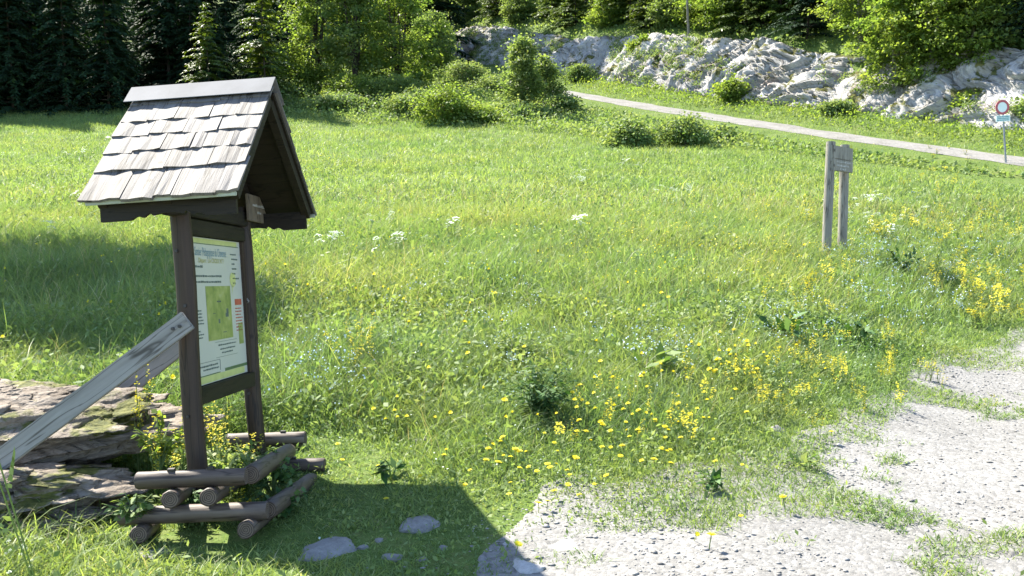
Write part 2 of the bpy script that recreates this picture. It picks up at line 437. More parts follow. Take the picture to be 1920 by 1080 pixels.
# gravel forecourt: sheet just above the ground, ragged edge
px_ = np.arange(-3, 30, .07); py_ = np.arange(-8, 24, .07)
PX, PY = np.meshgrid(px_, py_, indexing='ij')
dist = PY - gravel_edge(PX) + 1.1 * (fbm(PX * 1.3, PY * 1.3, 4) - .5)
f = grid_faces(len(px_), len(py_))
keep = ((dist + .5 * smooth(.5, -.2, PX)).ravel()[f].max(1) < .85)
f = f[keep]; used = np.unique(f); remap = np.zeros(PX.size, int); remap[used] = np.arange(len(used))
V = np.stack([PX, PY, height(PX, PY) + .006 + .02 * (fbm(PX * 3, PY * 3, 2) - .3) * (PY < 16) - .06 * smooth(.0, .55, dist + .35 * smooth(.5, -.2, PX))], -1).reshape(-1, 3)[used]
tag(link('gravel_path', np_mesh('gravel_path', V, remap[f], M['gravel'], smooth_shade=True)), kind='structure', label='pale gravel forecourt beside the meadow')

# far gravel road up the hillside
YF = np.arange(16, 92, .35); DD = np.linspace(-.92, .92, 13)
yy, dd = np.meshgrid(YF, DD, indexing='ij')
cx = R0[0] + (yy - R0[1]) * (RD[0] / RD[1]); w = dd * (1 + .55 * (fbm(yy * .9, dd * 1.2, 3) - .5))
RX = cx + .884 * w; RY = yy + .467 * w
V = np.stack([RX, RY, height(RX, RY) + .012 + .03 * (1 - (dd / .92) ** 2)], -1)
tag(link('road', np_mesh('road', V, grid_faces(len(YF), len(DD)), M['roadgravel'], smooth_shade=True)), kind='structure', label='narrow gravel road climbing below the rock face')

# rock face above the road
def build_cliff():
    ys = np.arange(20, 96, .11); vs = np.linspace(-.1, 1.15, 60)
    n = len(ys); k = len(vs); P = np.zeros((n, k, 3)); B = np.zeros((n, k, 3))
    for i, y in enumerate(ys):
        hh = 3.15 + 1.6 * (fbm(y * .16, 4.2, 3) - .5)
        off = 1.5 * (fbm(y * .2, 1.3, 3) - .5)
        for j, v in enumerate(vs):
            d = 3.75 + off * .6 + 2.5 * v ** 1.3
            x = R0[0] + (y - R0[1]) * (RD[0] / RD[1]) + .884 * d; yy_ = y + .467 * d
            z = float(road_z(y)) + .80 + hh * min(v, 1.0) - .9 * max(v - 1, 0) * 6
            wv = mnoise.noise(Vector((y * .30, z * .45, 3.0))); w2 = mnoise.noise(Vector((y * .9, z * 1.1, 8.0)))
            ph = .80 + .35 * math.sin(y * .11) + .35 * wv                # dip of the beds changes along the face
            al = -y * math.cos(ph) + z * math.sin(ph); ac = y * math.sin(ph) + z * math.cos(ph) + .9 * w2
            B[i, j] = (al, ac, d)
            dist_, pts_ = mnoise.voronoi(Vector((al * .36 + .7 * wv, ac * .75, 2.0)))
            b = mnoise.cell(pts_[0] * 7.3) * .24 - .20 * max(0, .10 - (dist_[1] - dist_[0])) / .10
            dist_, pts_ = mnoise.voronoi(Vector((al * .9 + w2, ac * 1.7, 5.0)))
            c = mnoise.cell(pts_[0] * 5.1) * .08 - .07 * max(0, .10 - (dist_[1] - dist_[0])) / .10
            a = mnoise.fractal(Vector((al * .5, ac * 1.4, d)), .8, 2.2, 5) * .10
            q = mnoise.fractal(Vector((al * 1.3, ac * 3.4, 1.0)), .9, 2.1, 4) * .05
            e = mnoise.fractal(Vector((x, yy_, z)) * .6, .8, 2.2, 4) * .24 + .30
            g = (a + b + c + q + e - .5) * (1 if v > 0 else .4)
            P[i, j] = (x - .884 * g, yy_ - .467 * g, z + .3 * g)
    me = np_mesh('rock_face', P, grid_faces(n, k), M['cliff'], smooth_shade=True)
    at_ = me.attributes.new('bed', 'FLOAT_VECTOR', 'POINT'); at_.data.foreach_set('vector', B.astype(np.float32).ravel())
    global CLIFF_P; CLIFF_P = P
    tag(link('rocky_hill', me), kind='structure', label='pale grey rock face above the gravel road')
build_cliff()

# ------------------------------------------------------------------ rocks
def rock_mesh(name, dim, seed, mat, sub=4, cuts=14, rough=.08, layers=0, flat=.0):
    bm = bmesh.new(); bmesh.ops.create_icosphere(bm, subdivisions=sub, radius=1)
    rn = random.Random(seed); planes = []
    for _ in range(cuts):
        nrm = Vector((rn.uniform(-1, 1), rn.uniform(-1, 1), rn.uniform(-.7, 1))).normalized(); planes.append((nrm, rn.uniform(.62, .9)))
    off = Vector((seed * 3.1, seed * 1.7, seed * .9))
    for v in bm.verts:
        p = v.co.copy()
        q = max(abs(p.x), abs(p.y), abs(p.z)); p = p.lerp(p / q, .45)
        for nrm, d in planes:
            t = p.dot(nrm) - d
            if t > 0: p -= nrm * t * .92
        p *= 1 + rough * 1.6 * mnoise.fractal(p * 1.6 + off, .9, 2.1, 5)
        if layers: p *= 1 - .09 * max(0, mnoise.ridged_multi_fractal(p * 1.9 + off, .9, 2.1, 5, 1.0, 2.0) - 1.1)
        if layers:
            s_ = mnoise.cell(Vector((0, 0, p.z * layers + .35 * mnoise.noise(p * 1.5 + off)))) - .5
            p.x *= 1 + .20 * s_; p.y *= 1 + .24 * s_
        p += Vector((1, 1, .5)) * rough * .35 * mnoise.fractal(p * 6 + off, .8, 2.2, 3)
        v.co = Vector((p.x * dim[0], p.y * dim[1], p.z * dim[2]))
    for fc in bm.faces: fc.smooth = True
    me = bpy.data.meshes.new(name); bm.to_mesh(me); bm.free(); me.materials.append(mat)
    return me

# the big boulder at the left: upper slab on a lower ledge, one thing
bp = at(110, 985, 4.75); bz = hz(bp[0], bp[1])
boulder = empty('boulder', (bp[0], bp[1] + .22, bz))
tag(boulder, 'large flat layered boulder with mossy edges under the grey brace planks', 'boulder')
link('upper_slab', rock_mesh('upper_slab', (1.12, .60, .24), 3, M['boulder'], 7, 18, .16, 2.6), boulder, (-.52, .30, .33), (.12, -.05, .14))
link('lower_ledge', rock_mesh('lower_ledge', (1.10, .52, .24), 8, M['boulder'], 7, 18, .16, 3.2), boulder, (-.62, -.16, .09), (.05, .02, .05))

# ------------------------------------------------------------------ the information kiosk
b_ = Vector(ray(1017, 527)).normalized()
r_ = Vector(AX + .065 * AU); r_ = (r_ - b_ * r_.dot(b_)).normalized()
u_ = r_.cross(b_)
KO = Vector(at(354, 637, 4.8))
BASE = Vector((0, .495, -.98))                  # kiosk origin on the ground, in post coordinates
R3 = Matrix((r_, b_, u_)).transposed()
kiosk = empty('information_kiosk', (0, 0, 0))
kiosk.matrix_world = Matrix.Translation(KO + R3 @ BASE) @ R3.to_4x4()
tag(kiosk, 'leaning wooden trail information board under a small shingled gable roof', 'information board')
def K(r, b, u): return Vector((r, b, u)) - BASE
def kloc(px, py, R):
    d = Vector(ray(px, py)); C_ = Vector(CAMP) - KO
    t = (R - C_.dot(r_)) / d.dot(r_); v = C_ + d * t
    return Vector((v.dot(r_), v.dot(b_), v.dot(u_)))
def kat(px, py, d):
    v = Vector(at(px, py, d)) - KO
    return Vector((v.dot(r_), v.dot(b_), v.dot(u_))) - BASE

for bb in (0.0, .99):
    m = MB(); m.tube([K(.006 * math.sin(i * 1.3), bb, -1.2 + 1.98 * i / 8) for i in range(9)], [.0525 + .001 * math.sin(i * 2.1) for i in range(9)], 20)
    post = m.build('post', M['darkwood'], kiosk, smooth_shade=True)
    for uu, rr in ((.47, -.012), (-.40, -.01), (.18, .015)):
        m = MB(); p = K(rr, bb - .052, uu); m.tube([p, p + Vector((0, -.012, 0))], .0085, 8); m.build('bolt', M['iron'], post)
# rails
m = MB(); m.box(K(-.03, .045, .56), K(.03, .945, .645)); m.build('top_rail', M['darkplank'], kiosk, bevel=.004)
m = MB(); m.box(K(-.03, .045, -.355), K(.034, .945, -.265)); m.build('bottom_rail', M['darkplank'], kiosk, bevel=.004)
m = MB(); m.box(K(-.028, .05, -.262), K(-.012, .94, .557)); m.build('backboard', M['darkplank'], kiosk)
# side battens that hold the sheet
for b0, b1 in ((.051, .085), (.905, .939)):
    m = MB(); m.box(K(-.011, b0, -.262), K(.016, b1, .557)); m.build('batten', M['darkwood'], kiosk)
# printed sheet
B0, B1, U0, U1 = .086, .904, -.260, .555
m = MB(); m.box(K(-.011, B0, U0), K(.0, B1, U1)); sheet = m.build('printed_sheet', M['panelwhite'], kiosk)
def sp(s, t, h=.0015): return K(h, B0 + (B1 - B0) * s, U0 + (U1 - U0) * t)   # sheet coordinates, 0..1 from lower left
def patch(mb, s0, t0, s1, t1, h=.0015):
    a_, c_ = sp(s0, t0, .0004), sp(s1, t1, h); mb.box(a_, c_)
def strokes(mb, s0, s1, t, hgt, seed, rag=.1):
    rn = random.Random(seed); s = s0; end = s1 - rn.uniform(0, rag)
    while s < end:
        w_ = rn.uniform(.012, .05); patch(mb, s, t - hgt * rn.uniform(.35, .5), min(s + w_, end), t + hgt * rn.uniform(.3, .55)); s += w_ + .009
m = MB(); patch(m, .004, .962, .93, .994); m.build('yellow_band', M['panelyellow'], sheet)
m = MB(); patch(m, .004, .006, .93, .052); m.build('lower_yellow_band', M['panelyellow'], sheet)
for q_ in ((.004, .955, .96, .960), (.52, .054, .995, .075), (.004, .0535, .42, .060)):
    m = MB(); patch(m, *q_); m.build('green_band', M['panelgreen'], sheet)
m = MB(); patch(m, .24, .285, .73, .665); tm = m.build('trail_map', M['map'], sheet)
m = MB()
for (s0, t0, s1, t1) in ((.44, .55, .52, .56), (.60, .44, .66, .47), (.62, .47, .66, .50), (.45, .40, .48, .43), (.35, .47, .40, .475), (.53, .33, .60, .336)): m = MB(); patch(m, s0, t0, s1, t1, .0022); m.build('map_mark', M['inkdark'], tm)
m = MB(); patch(m, .86, .225, .955, .385); m.build('small_map', M['map'], sheet)
m = MB()   # oval speech bubble
c = sp(.80, .71); ring = [c + Vector((0, .052 * math.cos(a), .045 * math.sin(a))) for a in np.linspace(0, 2 * math.pi, 20)[:-1]]
m.add(ring, [tuple(range(19))]); m.add([sp(.775, .67), sp(.80, .665), sp(.765, .60)], [(0, 1, 2)]); m.build('yellow_bubble', M['panelyellow'], sheet)
m = MB(); patch(m, .815, .52, .96, .565); m.build('red_heading', M['inkred'], sheet)
m = MB()
for i in range(8): strokes(m, .815, .965, .495 - i * .0235, .010, 40 + i, .05)
m.build('red_lettering', M['inkred'], sheet)
def text_block(rows, seed):
    m = MB()
    for i, (s0, s1, t, hgt, rag) in enumerate(rows): strokes(m, s0, s1, t, hgt, seed + i, rag)
    return m.build('text_lines', M['inkdark'], sheet)
text_block([(.03, .24, .80, .018, .1)], 1)
text_block([(.02, .60, .735, .015, .03), (.03, .56, .695, .015, .03)], 2)
text_block([(.02, .19, t, .011, .09) for t in (.50, .478, .456, .434, .412, .36, .338, .316)], 10)
text_block([(.42 + .03 * i, .80 - .04 * i, t, .011, .02) for i, t in enumerate((.245, .215, .188))], 20)
text_block([(.05 + .06 * i, .40, t, .013, .03) for i, t in enumerate((.120, .095))], 30)
text_block([(.80 - .02 * (i == 0), .95, .90 - i * .036, .012, .09) for i in range(7)], 50)
for q_ in ((.36, .268, .80, .270), (.36, .160, .80, .162), (.02, .145, .43, .148), (.425, .07, .43, .145)):
    m = MB(); patch(m, *q_); m.build('ruled_line', M['inkdark'], sheet)
def text_mesh(name, body, width, h, mat, thick=.0012):
    cu = bpy.data.curves.new(name, 'FONT'); cu.body = body; cu.size = 1.0; cu.align_x = 'CENTER'; cu.align_y = 'CENTER'; cu.extrude = .0
    o = bpy.data.objects.new(name, cu); col.objects.link(o)
    dg = bpy.context.evaluated_depsgraph_get(); me = bpy.data.meshes.new_from_object(o.evaluated_get(dg))
    bpy.data.objects.remove(o); bpy.data.curves.remove(cu)
    co = np.array([v.co for v in me.vertices]); co -= (co.max(0) + co.min(0)) / 2
    sx, sy = width / (co[:, 0].max() - co[:, 0].min()), h / (co[:, 1].max() - co[:, 1].min())
    for v, c_ in zip(me.vertices, co): v.co = (c_[0] * sx, c_[1] * sy, 0)
    me.name = name; me.materials.clear(); me.materials.append(mat)
    return me
TB = Matrix(((0, 0, 1), (1, 0, 0), (0, 1, 0))).to_4x4()     # text x along the board, y up, facing the path
def put_text(name, body, s, t, wd, hg, mat):
    me = text_mesh(name, body, wd, hg, mat); o = link(name, me, sheet); o.matrix_local = Matrix.Translation(sp(s, t, .0018)) @ TB
W_, H_ = B1 - B0, U1 - U0
put_text('title_lettering', 'Sentier Pédagogique du Chevenne', .39, .895, .60 * W_, .075 * H_, M['inkblue'])
put_text('subtitle_lettering', 'Départ : LA CROIX N°7', .39, .84, .48 * W_, .045 * H_, M['inkgold'])

# roof
R1, R0_, BN, BF, BM, UE, UR = .40, -.405, -.235, 1.30, .505, .755, 1.425
sl = Vector((0, BM - BN, UR - UE)); SL = sl.length; sln = sl.normalized()
for side in (-1, 1):
    bE = BN if side < 0 else BF
    up = Vector((0, (BM - bE), UR - UE)).normalized(); nr = Vector((0, side * up.z, abs(up.y)))
    O_ = K(0, bE, UE)
    m = MB()
    cs = [O_ + Vector((r, 0, 0)) + up * t + nr * h for r in (R0_ + .01, R1 - .012) for t in (0, SL * .995) for h in (-.022, 0)]
    m.add(cs, [(0, 1, 3, 2), (4, 6, 7, 5), (0, 4, 5, 1), (2, 3, 7, 6), (0, 2, 6, 4), (1, 5, 7, 3)])
    slope = m.build('roof_slope', M['darkplank'], kiosk)
    # courses of split shingles, one mesh per side
    rn = random.Random(31 + side); m = MB()
    cuts = [-.045, .205, .375, .535, .685, .86]
    for ci in range(5, -1, -1):
        t0 = cuts[ci]; t1 = min(t0 + .32, .99)
        x = R0_ + rn.uniform(-.012, .0); first = True
        while x < R1 - .02:
            w_ = rn.uniform(.14, .235)
            if rn.random() < .10: w_ = rn.uniform(.05, .09)
            if R1 - (x + w_) < .055: w_ = R1 - x + rn.uniform(-.006, .008)
            tb = t0 + rn.uniform(-.008, .008) + .005 * math.sin(x * 5 + ci); th = rn.uniform(.012, .018); sk = rn.uniform(-.006, .006)
            va = rn.random(); x0, x1 = x + .0018, x + w_ - .0018
            A = lambda xx, t, h: O_ + Vector((xx, 0, 0)) + up * (t * SL) + nr * h
            N_ = 5; vs = []; fs = []
            jl = [rn.uniform(-.003, .003) for _ in range(N_)]
            lift = .010 + .009
            for k in range(N_):
                xx = x0 + (x1 - x0) * k / (N_ - 1); tt = tb + jl[k] + sk * (k / (N_ - 1) - .5) * 2
                hb = lift + rn.uniform(-.0025, .0025) + .004 * math.sin(k * 1.7 + va * 9)
                vs += [A(xx, tt, hb - th), A(xx, tt, hb), A(xx, (tt + t1) / 2, (hb + .006) / 2 + .001), A(xx, t1, .006), A(xx, t1, .001)]
            for k in range(N_ - 1):
                o0, o1 = k * 5, (k + 1) * 5
                for q in range(4): fs.append((o0 + q, o1 + q, o1 + q + 1, o0 + q + 1))
                fs.append((o0 + 4, o1 + 4, o1, o0))
            fs += [(0, 1, 2, 3, 4), tuple(20 + q for q in (4, 3, 2, 1, 0))]
            m.add(vs, fs, va); x += w_
    m.build('shingles', M['shingle'], slope)
    # rafters under the slope
    for r in (R0_ + .05, -.02, R1 - .07):
        m = MB(); cs = [O_ + Vector((r + q, 0, 0)) + up * t + nr * h for q in (0, .045) for t in (.02, SL * .96) for h in (-.085, -.0225)]
        m.add(cs, [(0, 1, 3, 2), (4, 6, 7, 5), (0, 4, 5, 1), (2, 3, 7, 6), (0, 2, 6, 4), (1, 5, 7, 3)]); m.build('rafter', M['darkplank'], slope)
    # scalloped valance board below the eave
    bv = bE - side * .085; top, dep = UE - .005, .115
    m = MB(); prof = []
    xs = np.linspace(R0_ + .055, R1 - .045, 66)
    for x in xs:
        s = (x - xs[0]) / (xs[-1] - xs[0]) * 2 - 1
        a = abs(s)
        dp = dep if a > .55 else dep - .028 * (.5 - .5 * math.cos((.55 - a) / .55 * math.pi * 1.0)) - (.016 * abs(math.sin(a * 17)) if .25 < a < .55 else 0)
        prof.append((x, dp))
    vs = []; fs = []
    for x, dp in prof:
        vs += [K(x, bv - .013, top), K(x, bv - .013, top - dp), K(x, bv + .013, top - dp), K(x, bv + .013, top)]
    for i in range(len(prof) - 1):
        for q in range(4): fs.append((i * 4 + q, i * 4 + (q + 1) % 4, i * 4 + 4 + (q + 1) % 4, i * 4 + 4 + q))
    fs += [(0, 1, 2, 3), tuple(len(vs) - 4 + q for q in (3, 2, 1, 0))]
    m.add(vs, fs); m.build('valance', M['darkplank'], kiosk)
    m = MB(); a_, c_ = K(R0_ + .025, bE - .008 + (.02 if side > 0 else -.012), UE - .040), K(R1 - .012, bE + .012 + (.02 if side > 0 else -.012), UE - .018)
    m.box(a_, c_); m.build('eave_strip', M['eave'], kiosk, bevel=.003)
# ridge cap of folded sheet
m = MB(); vs = []
for r in (R0_ - .035, R1 + .012):
    for side in (-1, 1):
        bE = BN if side < 0 else BF; up = Vector((0, BM - bE, UR - UE)).normalized()
        for h in (.034, .037):
            vs.append(K(r, BM, UR + h + .012) - up * (.155 if side < 0 else .20) + Vector((0, side * .006, 0)))
    vs += [K(r, BM, UR + .034 + .012), K(r, BM, UR + .040 + .012)]
q = lambda e, i: e * 6 + i
m.add(vs, [(q(0, 1), q(1, 1), q(1, 5), q(0, 5)), (q(0, 5), q(1, 5), q(1, 3), q(0, 3)), (q(0, 0), q(0, 4), q(1, 4), q(1, 0)), (q(0, 4), q(0, 2), q(1, 2), q(1, 4)),
           (q(0, 0), q(0, 1), q(0, 5), q(0, 4)), (q(0, 4), q(0, 5), q(0, 3), q(0, 2)), (q(1, 0), q(1, 4), q(1, 5), q(1, 1)), (q(1, 4), q(1, 2), q(1, 3), q(1, 5)),
           (q(0, 0), q(1, 0), q(1, 1), q(0, 1)), (q(0, 2), q(0, 3), q(1, 3), q(1, 2))])
m.build('ridge_cap', M['zinc'], kiosk)
# tie beams across the posts and gable infill
m = MB(); m.box(K(-.045, -.14, .655), K(.045, 1.15, .745)); m.build('tie_beam', M['darkplank'], kiosk, bevel=.005)
m = MB(); m.tube([K(0, BM, .745), K(0, BM, UR - .04)], .045, 10); m.build('king_post', M['darkwood'], kiosk, smooth_shade=True)
m = MB(); fs = []
gab = [K(-.20, -.10, .80), K(-.20, 1.12, .80), K(-.20, BM, UR - .05)]; gab2 = [p + Vector((-.02, 0, 0)) for p in gab]
m.add(gab + gab2, [(0, 1, 2), (5, 4, 3), (0, 3, 4, 1), (1, 4, 5, 2), (2, 5, 3, 0)]); m.build('gable_panel', M['darkplank'], kiosk)
# little plaque on the gable
p0 = kloc(466, 390, .075); p1 = kloc(501, 393, .075)
t0_, t1_ = kloc(466, 363, .075), kloc(467, 413, .075)
m = MB(); m.box(K(.058, p0.y, t1_.z), K(.075, p1.y, t0_.z)); plq = m.build('plaque', M['plaque'], kiosk, bevel=.003)
m = MB(); rn = random.Random(4)
dy = p1.y - p0.y; dz = t0_.z - t1_.z
for (s0, s1, t) in ((.22, .82, .62), (.44, .60, .36)):
    s = s0
    while s < s1:
        w_ = rn.uniform(.03, .06); m.box(K(.0752, p0.y + dy * s, t1_.z + dz * (t - .05)), K(.0765, p0.y + dy * (s + w_), t1_.z + dz * (t + rn.uniform(.02, .06)))); s += w_ + .02
m.build('carved_lettering', M['carved'], plq)
# grey brace planks
def plank(name, p, q_, width, thick, face, mat, parent):
    d = (q_ - p).normalized(); n_ = (face - d * face.dot(d)).normalized(); w_ = d.cross(n_)
    L = (q_ - p).length
    m = MB(); N_ = 12; vs = []; fs = []
    for i in range(N_ + 1):
        s = L * i / N_
        for (a, c) in ((-1, -1), (1, -1), (1, 1), (-1, 1)):
            vs.append(Vector((s, a * width / 2 * (1 + .015 * math.sin(i * 2.1 + a)), c * thick / 2)))
    for i in range(N_):
        for k in range(4): fs.append((i * 4 + k, i * 4 + (k + 1) % 4, i * 4 + 4 + (k + 1) % 4, i * 4 + 4 + k))
    fs += [(3, 2, 1, 0), tuple(N_ * 4 + k for k in range(4))]
    m.add(vs, fs); o = m.build(name, mat, parent, bevel=.004)
    o.matrix_local = Matrix.Translation(p) @ Matrix((d, w_, n_)).transposed().to_4x4()
    return o
pa, pb = kat(353, 600, 4.70), kat(-60, 908, 4.62)
br = plank('brace', pa, pb, .108, .030, Vector((0, -1, 0)), M['greyplank'], kiosk)
pa, pb = kat(459, 553, 5.74), kat(150, 800, 5.80)
plank('brace', pa, pb, .105, .030, Vector((0, -1, 0)), M['greyplank'], kiosk)
for s_ in (.05, .085):
    for z_ in (-1, 1):
        m = MB(); m.tube([(s_, -.018 + s_ * .3, .014 * z_), (s_, -.018 + s_ * .3, .026 * z_)], .009, 8); m.build('bolt', M['iron'], br)

# ------------------------------------------------------------------ log crib round the kiosk foot
pc = at(385, 990, 4.9)
crib = empty('log_planter', (pc[0], pc[1], hz(pc[0], pc[1])))
tag(crib, 'knee-high planter of stacked brown logs around the foot of the information board', 'planter')
CR = Vector(crib.location)
def log(a, c, rad, label=None, bolts=()):
    p, q_ = Vector(at(*a)), Vector(at(*c)); d = (q_ - p); L = d.length; d.normalize()
    m = MB(); n = 18; N_ = 8; e = .006
    rings = [(0, .9), (e, 1)] + [(L * i / N_, 1 + .03 * math.sin(i * 1.9 + L * 20)) for i in range(1, N_)] + [(L - e, 1), (L, .9)]
    rn = random.Random(int(L * 1e4)); dents = [rn.uniform(.96, 1.04) for _ in range(n)]
    vs = [Vector((s, math.cos(2 * math.pi * k / n) * rad * f_ * dents[k], math.sin(2 * math.pi * k / n) * rad * f_ * dents[k])) for s, f_ in rings for k in range(n)]
    fs = [(i * n + k, i * n + (k + 1) % n, (i + 1) * n + (k + 1) % n, (i + 1) * n + k) for i in range(len(rings) - 1) for k in range(n)]
    m.add(vs, fs, rn.random()); m.add(vs[:n], [tuple(range(n))[::-1]], .5, 1); m.add(vs[-n:], [tuple(range(n))], .5, 1)
    y = Vector((0, 0, 1)).cross(d).normalized(); z = d.cross(y)
    o = m.build('log', [M['log'], M['endgrain']], crib, smooth_shade=True)
    o.matrix_local = Matrix.Translation(p - CR) @ Matrix((d, y, z)).transposed().to_4x4()
    for s in bolts:
        mb = MB(); mb.box((L * s - .016, -.012, rad - .006), (L * s + .016, .012, rad + .010)); mb.build('bolt', M['iron'], o)
    return o
log((257, 901, 4.36), (462, 893, 4.36), .0425, bolts=(.32, .68))
log((470, 890, 4.42), (541, 846, 5.60), .047)
log((225, 968, 4.40), (502, 957, 4.40), .043)
log((503, 957, 4.44), (584, 901, 5.40), .046)
log((425, 827, 5.95), (573, 823, 5.95), .049, bolts=(.72,))
log((480, 875, 5.50), (609, 872, 5.50), .044, bolts=(.55,))
log((319, 937, 4.27), (392, 890, 5.55), .0435)
log((391, 933, 4.27), (468, 886, 5.50), .0435)
log((260, 1003, 4.27), (330, 952, 5.35), .0435)
log((461, 994, 4.27), (531, 940, 5.30), .0435)

# ------------------------------------------------------------------ trail sign on two posts
tb = ground_at(1564, 494)
D0 = float((tb - CAMP) @ AF)
tsign = empty('trail_sign', tb); TS = Vector(tb)
tag(tsign, 'small grey wooden sign board on two round posts in the flowering meadow', 'sign')
for (x0, y0, x1, y1, dd_, rad, cut) in ((1548, 500, 1558, 266, D0 - .05, .0705, 0), (1578, 504, 1584, 272, D0 + .55, .073, 0)):
    p, q_ = Vector(at(x0, y0, dd_)) - TS, Vector(at(x1, y1, dd_)) - TS
    m = MB(); m.tube([p.lerp(q_, i / 6 * 1.0) - Vector((0, 0, .0)) for i in range(-1, 7)], [rad * (1 + .012 * math.sin(i * 2)) for i in range(7)] + [rad * .97], 20); m.build('post', M['greypost'], tsign, smooth_shade=True)
A_, B_, C_, D_ = [Vector(at(*q_)) - TS for q_ in ((1564, 272, D0 - .13), (1601, 279, D0 + .42), (1599, 323, D0 + .42), (1562, 319, D0 - .13))]
ex = (B_ - A_).normalized(); ez = (A_ - D_).normalized(); ny = ex.cross(ez).normalized()
Wd, Hg = (B_ - A_).length, (A_ - D_).length
m = MB(); m.box((0, 0, 0), (Wd, .045, Hg * .47)); m.box((0, .001, Hg * .485), (Wd, .044, Hg)); brd = m.build('board', M['greypost'], tsign, bevel=.005)
brd.matrix_local = Matrix.Translation(D_) @ Matrix((ex, -ny, ex.cross(-ny))).transposed().to_4x4()
m = MB(); rn = random.Random(9)
for (z, s0, s1) in ((.37, .16, .85), (.22, .16, .8), (.09, .34, .62)):
    s = s0
    while s < s1:
        w_ = rn.uniform(.03, .07); m.box((Wd * s, -.004, Hg * (z - .035)), (Wd * (s + w_), -.0005, Hg * (z + rn.uniform(.015, .045)))); s += w_ + .025
m.build('carved_lettering', M['carved'], brd)
for z in (.2, .8):
    m = MB(); m.box((Wd * .03, -.006, Hg * z - .02), (Wd * .055, -.0005, Hg * z + .02)); m.build('screw', M['iron'], brd)

# ------------------------------------------------------------------ round road sign
rb = ground_at(1886, 306); Dr = float((rb - CAMP) @ AF); RS = Vector(rb)
rsign = empty('road_sign', rb)
tag(rsign, 'round white road sign with a red ring and a small plate on a thin pole', 'road sign')
P_ = lambda px, py, dd=0: Vector(at(px, py, Dr + dd)) - RS
m = MB(); m.tube([P_(1887, 325), P_(1884.5, 280), P_(1882, 240), P_(1880, 196)], .032, 10); m.build('pole', M['galv'], rsign, smooth_shade=True)
cc = P_(1879.5, 201, -.06); rad = 13.8 / FPX * Dr
fx = (Vector((1, .10, 0))).normalized(); fz = Vector((0, 0, 1)); fy = fx.cross(fz)
RM = Matrix((fx, -fy, fz)).transposed()          # local x right, y away, z up
def disc(name, r0, r1, y0, y1, mat, parent):
    m = MB(); n = 40
    if r0 == 0:
        vs = [(r1 * math.cos(a), y, r1 * math.sin(a)) for y in (y0, y1) for a in np.linspace(0, 2 * math.pi, n + 1)[:-1]]
        fs = [tuple(range(n)), tuple(range(n, 2 * n))[::-1]] + [(k, (k + 1) % n, n + (k + 1) % n, n + k) for k in range(n)]
    else:
        vs = [(r * math.cos(a), y, r * math.sin(a)) for (r, y) in ((r0, y0), (r1, y0), (r1, y1), (r0, y1)) for a in np.linspace(0, 2 * math.pi, n + 1)[:-1]]
        fs = [(q * n + k, q * n + (k + 1) % n, ((q + 1) % 4) * n + (k + 1) % n, ((q + 1) % 4) * n + k) for q in range(4) for k in range(n)]
    m.add(vs, fs); return m.build(name, mat, parent)
dsk = disc('disc', 0, rad * .985, .0, .02, M['signwhite'], rsign); dsk.matrix_local = Matrix.Translation(cc) @ RM.to_4x4()
disc('red_ring', rad * .68, rad, -.006, .012, M['signred'], dsk)
m = MB(); c2 = P_(1881, 222, -.06); wpl, hpl = 28 / FPX * Dr, 11.5 / FPX * Dr
m.box((-wpl / 2, 0, -hpl / 2), (wpl / 2, .018, hpl / 2)); pl = m.build('plate', M['signwhite'], rsign); pl.matrix_local = Matrix.Translation(c2) @ Matrix.Rotation(-.07, 4, 'Y') @ RM.to_4x4()
m = MB(); rn = random.Random(2)
for z, s0, s1 in ((.27, -.42, .40), (0, -.44, .44), (-.27, -.44, .36)):
    s = s0
    while s < s1:
        w_ = rn.uniform(.03, .09); m.box((wpl * s, -.003, hpl * (z - .085)), (wpl * (s + w_), -.0004, hpl * (z + rn.uniform(.05, .10)))); s += w_ + .02
m.build('plate_lettering', M['signteal'], pl)
# ------------------------------------------------------------------ foliage builders
def unit(v): return v / np.maximum(np.linalg.norm(v, axis=-1, keepdims=True), 1e-6)
def leaf_cards(pos, d, nrm, L, W, rng, fold=.25):
    """one pointed leaf per position: base, two side corners, tip, with a small fold"""
    pos = np.asarray(pos, float); n = len(pos); d = unit(d); s = unit(np.cross(nrm, d)); up = np.cross(d, s)
    L = np.broadcast_to(L, n)[:, None]; W = np.broadcast_to(W, n)[:, None]
    mid = pos + d * L * .45 + up * W * fold
    V = np.stack([pos, mid + s * W * .5 - up * W * fold, pos + d * L - up * L * .12, mid - s * W * .5 - up * W * fold], 1)
    return V.reshape(-1, 3), np.arange(n * 4).reshape(n, 4)
def rand_dirs(n, rng, upb=0.0):
    v = rng.normal(size=(n, 3)); v[:, 2] += upb; return unit(v)

